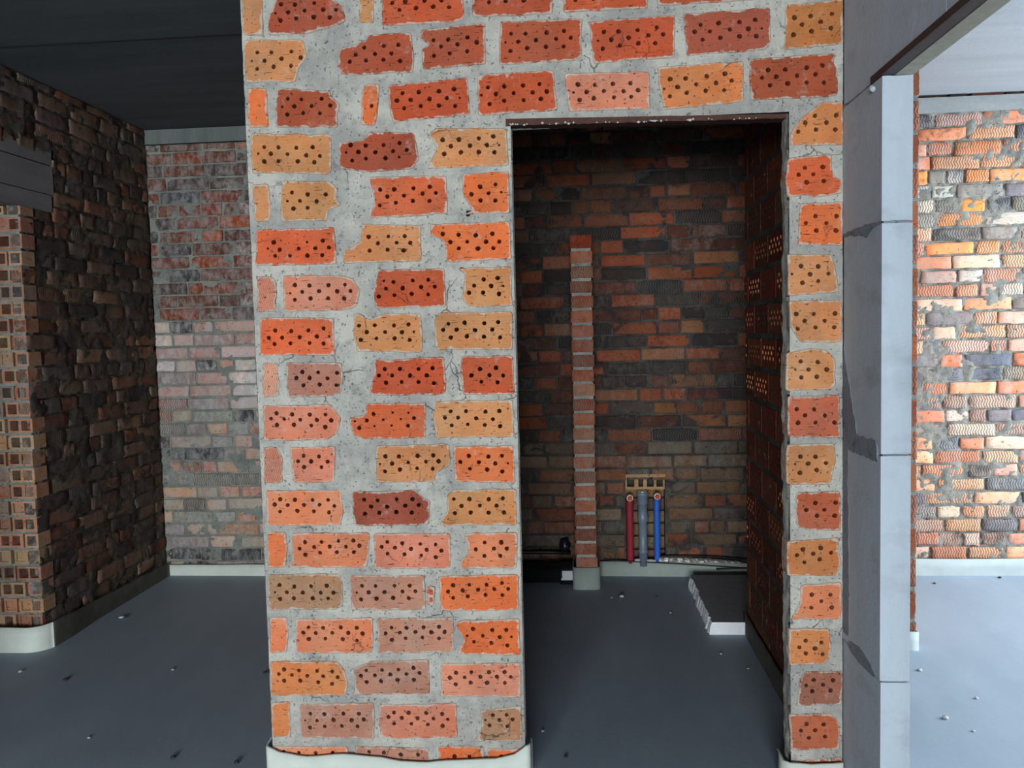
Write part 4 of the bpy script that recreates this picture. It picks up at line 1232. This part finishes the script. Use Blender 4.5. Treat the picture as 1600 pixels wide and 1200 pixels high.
# broken board on the closet floor
m = MB()
r = random.Random(23)
T = .060
edge = []
for i in range(46):
    t = i / 45
    edge.append((.590 + .010 * nz(t * 7, 1, 3) + .006 * nz(t * 30, 2, 5), 3.866 + (4.62 - 3.866) * t))
top = [m.vert((x + .012 * abs(nz(y * 20, 3, 1)) + .004, y, T), (.3, .3, .3)) for x, y in edge]
mid = [m.vert((x - .004 * r.random(), y, T * (.45 + .2 * r.random())), (.7, .7, .7)) for x, y in edge]
bot = [m.vert((x - .006 - .006 * r.random(), y, .001), (.7, .7, .7)) for x, y in edge]
rt = [m.vert((1.28, y, T), (.3, .3, .3)) for _, y in edge]
rb = [m.vert((1.28, y, .001), (.3, .3, .3)) for _, y in edge]
for i in range(45):
    m.face((top[i], rt[i], rt[i + 1], top[i + 1]), 1)
    m.face((mid[i], top[i], top[i + 1], mid[i + 1]), 0)
    m.face((bot[i], mid[i], mid[i + 1], bot[i + 1]), 0)
    m.face((rt[i], rb[i], rb[i + 1], rt[i + 1]), 0)
    m.face((bot[i], bot[i + 1], rb[i + 1], rb[i]), 0)
m.face((bot[0], rb[0], rt[0], top[0], mid[0]), 0)
m.face((bot[-1], mid[-1], top[-1], rt[-1], rb[-1]), 0)
tag(m.build('board_offcut', [M_BOARD, M_BOARDT]), 'broken board offcut with a white sawn edge lying on the closet floor', 'board')

# crumbs on the floors
def crumb(x, y, s, mat, label):
    r = random.Random(int((x + 9) * 1000 + y * 7000))
    m = MB()
    pr = []
    n = 7
    for i in range(n):
        a = PI * i / (n - 1)
        pr.append((max(.0004, s * math.sin(a)), s * .7 * (1 - math.cos(a)) * .5 * 1.3))
    m.lathe(pr, (0, 0, 0), 'Z', 9)
    m.v = [(p[0] * (1 + .5 * nz(p[0] / s, p[2] / s, x * 9)), p[1] * (1 + .5 * nz(p[1] / s, p[2] / s, y * 7)), max(0, p[2] * (1 + .35 * nz(p[0] / s, p[1] / s, x + y)))) for p in m.v]
    o = m.build('mortar_crumb', mat)
    o.location = (x, y, 0)
    o.rotation_euler.z = r.random() * 6
    tag(o, label, 'crumb')
CR = [(.206, 4.415, .013, 0, 'largest white crumb on the closet floor, in front of the foam strip below the pipes'),
      (.190, 4.42, .006, 1, 'dark crumb touching the large white crumb in the closet'),
      (.150, 4.40, .006, 0, 'small white crumb between the pillar foot and the large white crumb'),
      (.436, 4.164, .006, 0, 'white crumb on the closet floor left of the broken board'),
      (.390, 4.42, .006, 1, 'dark crumb on the closet floor below the blue pipe'),
      (.598, 3.634, .006, 0, 'white crumb in front of the sawn edge of the broken board'),
      (.683, 3.476, .005, 0, 'white crumb beside the dusty foam of the dark closet wall'),
      (-.156, 2.902, .006, 0, 'white crumb just inside the doorway beside the bright pier'),
      (-.070, 2.721, .007, 1, 'dark crumb on the doorway floor at the bottom edge of the photo'),
      (-2.392, 4.056, .013, 0, 'white crumb beside the foam of the dark left wall'),
      (-2.375, 4.07, .010, 1, 'dark crumb touching the white crumb beside the dark left wall'),
      (-2.204, 3.291, .011, 1, 'dark crumb on the left room floor in front of the wrapped jamb foam'),
      (-2.465, 3.372, .009, 0, 'pale crumb just in front of the wrapped jamb foam at far left'),
      (-1.79, 3.408, .007, 0, 'pale crumb in the middle of the left room floor'),
      (-1.365, 3.384, .010, 1, 'dark crumb on the left room floor touching the left of the pier edge'),
      (-1.418, 2.670, .010, 1, 'dark crumb on the left room floor nearest the bottom of the photo'),
      (-1.181, 2.644, .011, 1, 'dark crumb beside the foot of the pier at the bottom of the photo'),
      (-1.80, 2.80, .006, 0, 'faint pale crumb on the left room floor in the foreground'),
      (1.297, 3.044, .012, 0, 'largest white crumb on the bright right room floor'),
      (1.376, 3.472, .009, 0, 'white crumb beside the block jamb on the bright floor'),
      (1.483, 3.212, .008, 0, 'white crumb in the middle of the bright right room floor'),
      (1.352, 2.949, .006, 0, 'tiny white crumb in front of the largest one on the bright floor'),
      (2.313, 4.760, .010, 1, 'dark crumb at the foam strip of the sunlit brick wall'),
      (1.92, 4.657, .008, 1, 'dark crumb on the bright floor near the sunlit brick wall')]
for x, y, s, d, lab in CR:
    crumb(x, y, s, M_CRUMBD if d else M_CRUMB, lab)

# ------------------------------------------------------------------ light
def area(name, loc, rot, sx, sy, power, col):
    l = bpy.data.lights.new(name, 'AREA'); l.shape = 'RECTANGLE'; l.size = sx; l.size_y = sy; l.energy = power; l.color = col
    o = bpy.data.objects.new(name, l); o.location = loc; o.rotation_euler = rot; C.objects.link(o)
    return o
SKY = (.92, .96, 1.0)
SKYR = (.78, .90, 1.0)
def window_light(w, y, power, col):
    area('window_daylight', ((w[0] + w[1]) / 2, y, (w[2] + w[3]) / 2), (PI / 2, 0, 0), w[1] - w[0], w[3] - w[2], power, col)
window_light(W1, -6.07, 430, SKY)
window_light(W0, -6.07, 260, SKY)  # lamp of the added window, lifts the left room and partition face
window_light(W2, -6.07, 15, SKYR)
area('window_daylight', (4.25, (W3[0] + W3[1]) / 2, (W3[2] + W3[3]) / 2), (PI / 2, 0, PI / 2), W3[1] - W3[0], W3[3] - W3[2], 320, SKYR)
w = bpy.data.worlds.new('sky'); w.use_nodes = True
w.node_tree.nodes['Background'].inputs[0].default_value = (.6, .75, 1, 1)
w.node_tree.nodes['Background'].inputs[1].default_value = .6
bpy.context.scene.world = w

# ------------------------------------------------------------------ camera
F_PX = 1300.0
yaw, pitch, roll = math.radians(4.655), math.radians(3.62), math.radians(-1.3717)
fw = Vector((-math.sin(yaw), math.cos(yaw), 0)); rt_ = Vector((math.cos(yaw), math.sin(yaw), 0)); up = Vector((0, 0, 1))
f2 = fw * math.cos(pitch) - up * math.sin(pitch); u2 = up * math.cos(pitch) + fw * math.sin(pitch)
r3 = rt_ * math.cos(roll) + u2 * math.sin(roll); u3 = u2 * math.cos(roll) - rt_ * math.sin(roll)
cam = bpy.data.cameras.new('camera'); cam.sensor_width = 36; cam.sensor_fit = 'HORIZONTAL'; cam.lens = 36 * F_PX / 1600
cam.clip_start = .02
co = bpy.data.objects.new('camera', cam); C.objects.link(co)
co.matrix_world = Matrix(((r3.x, u3.x, -f2.x, 0), (r3.y, u3.y, -f2.y, 0), (r3.z, u3.z, -f2.z, CAM_H), (0, 0, 0, 1)))
sc = bpy.context.scene
sc.camera = co
sc.view_settings.view_transform = 'Standard'; sc.view_settings.look = 'None'
sc.view_settings.exposure = 0.0; sc.view_settings.gamma = 1.0; sc.view_settings.use_curve_mapping = False
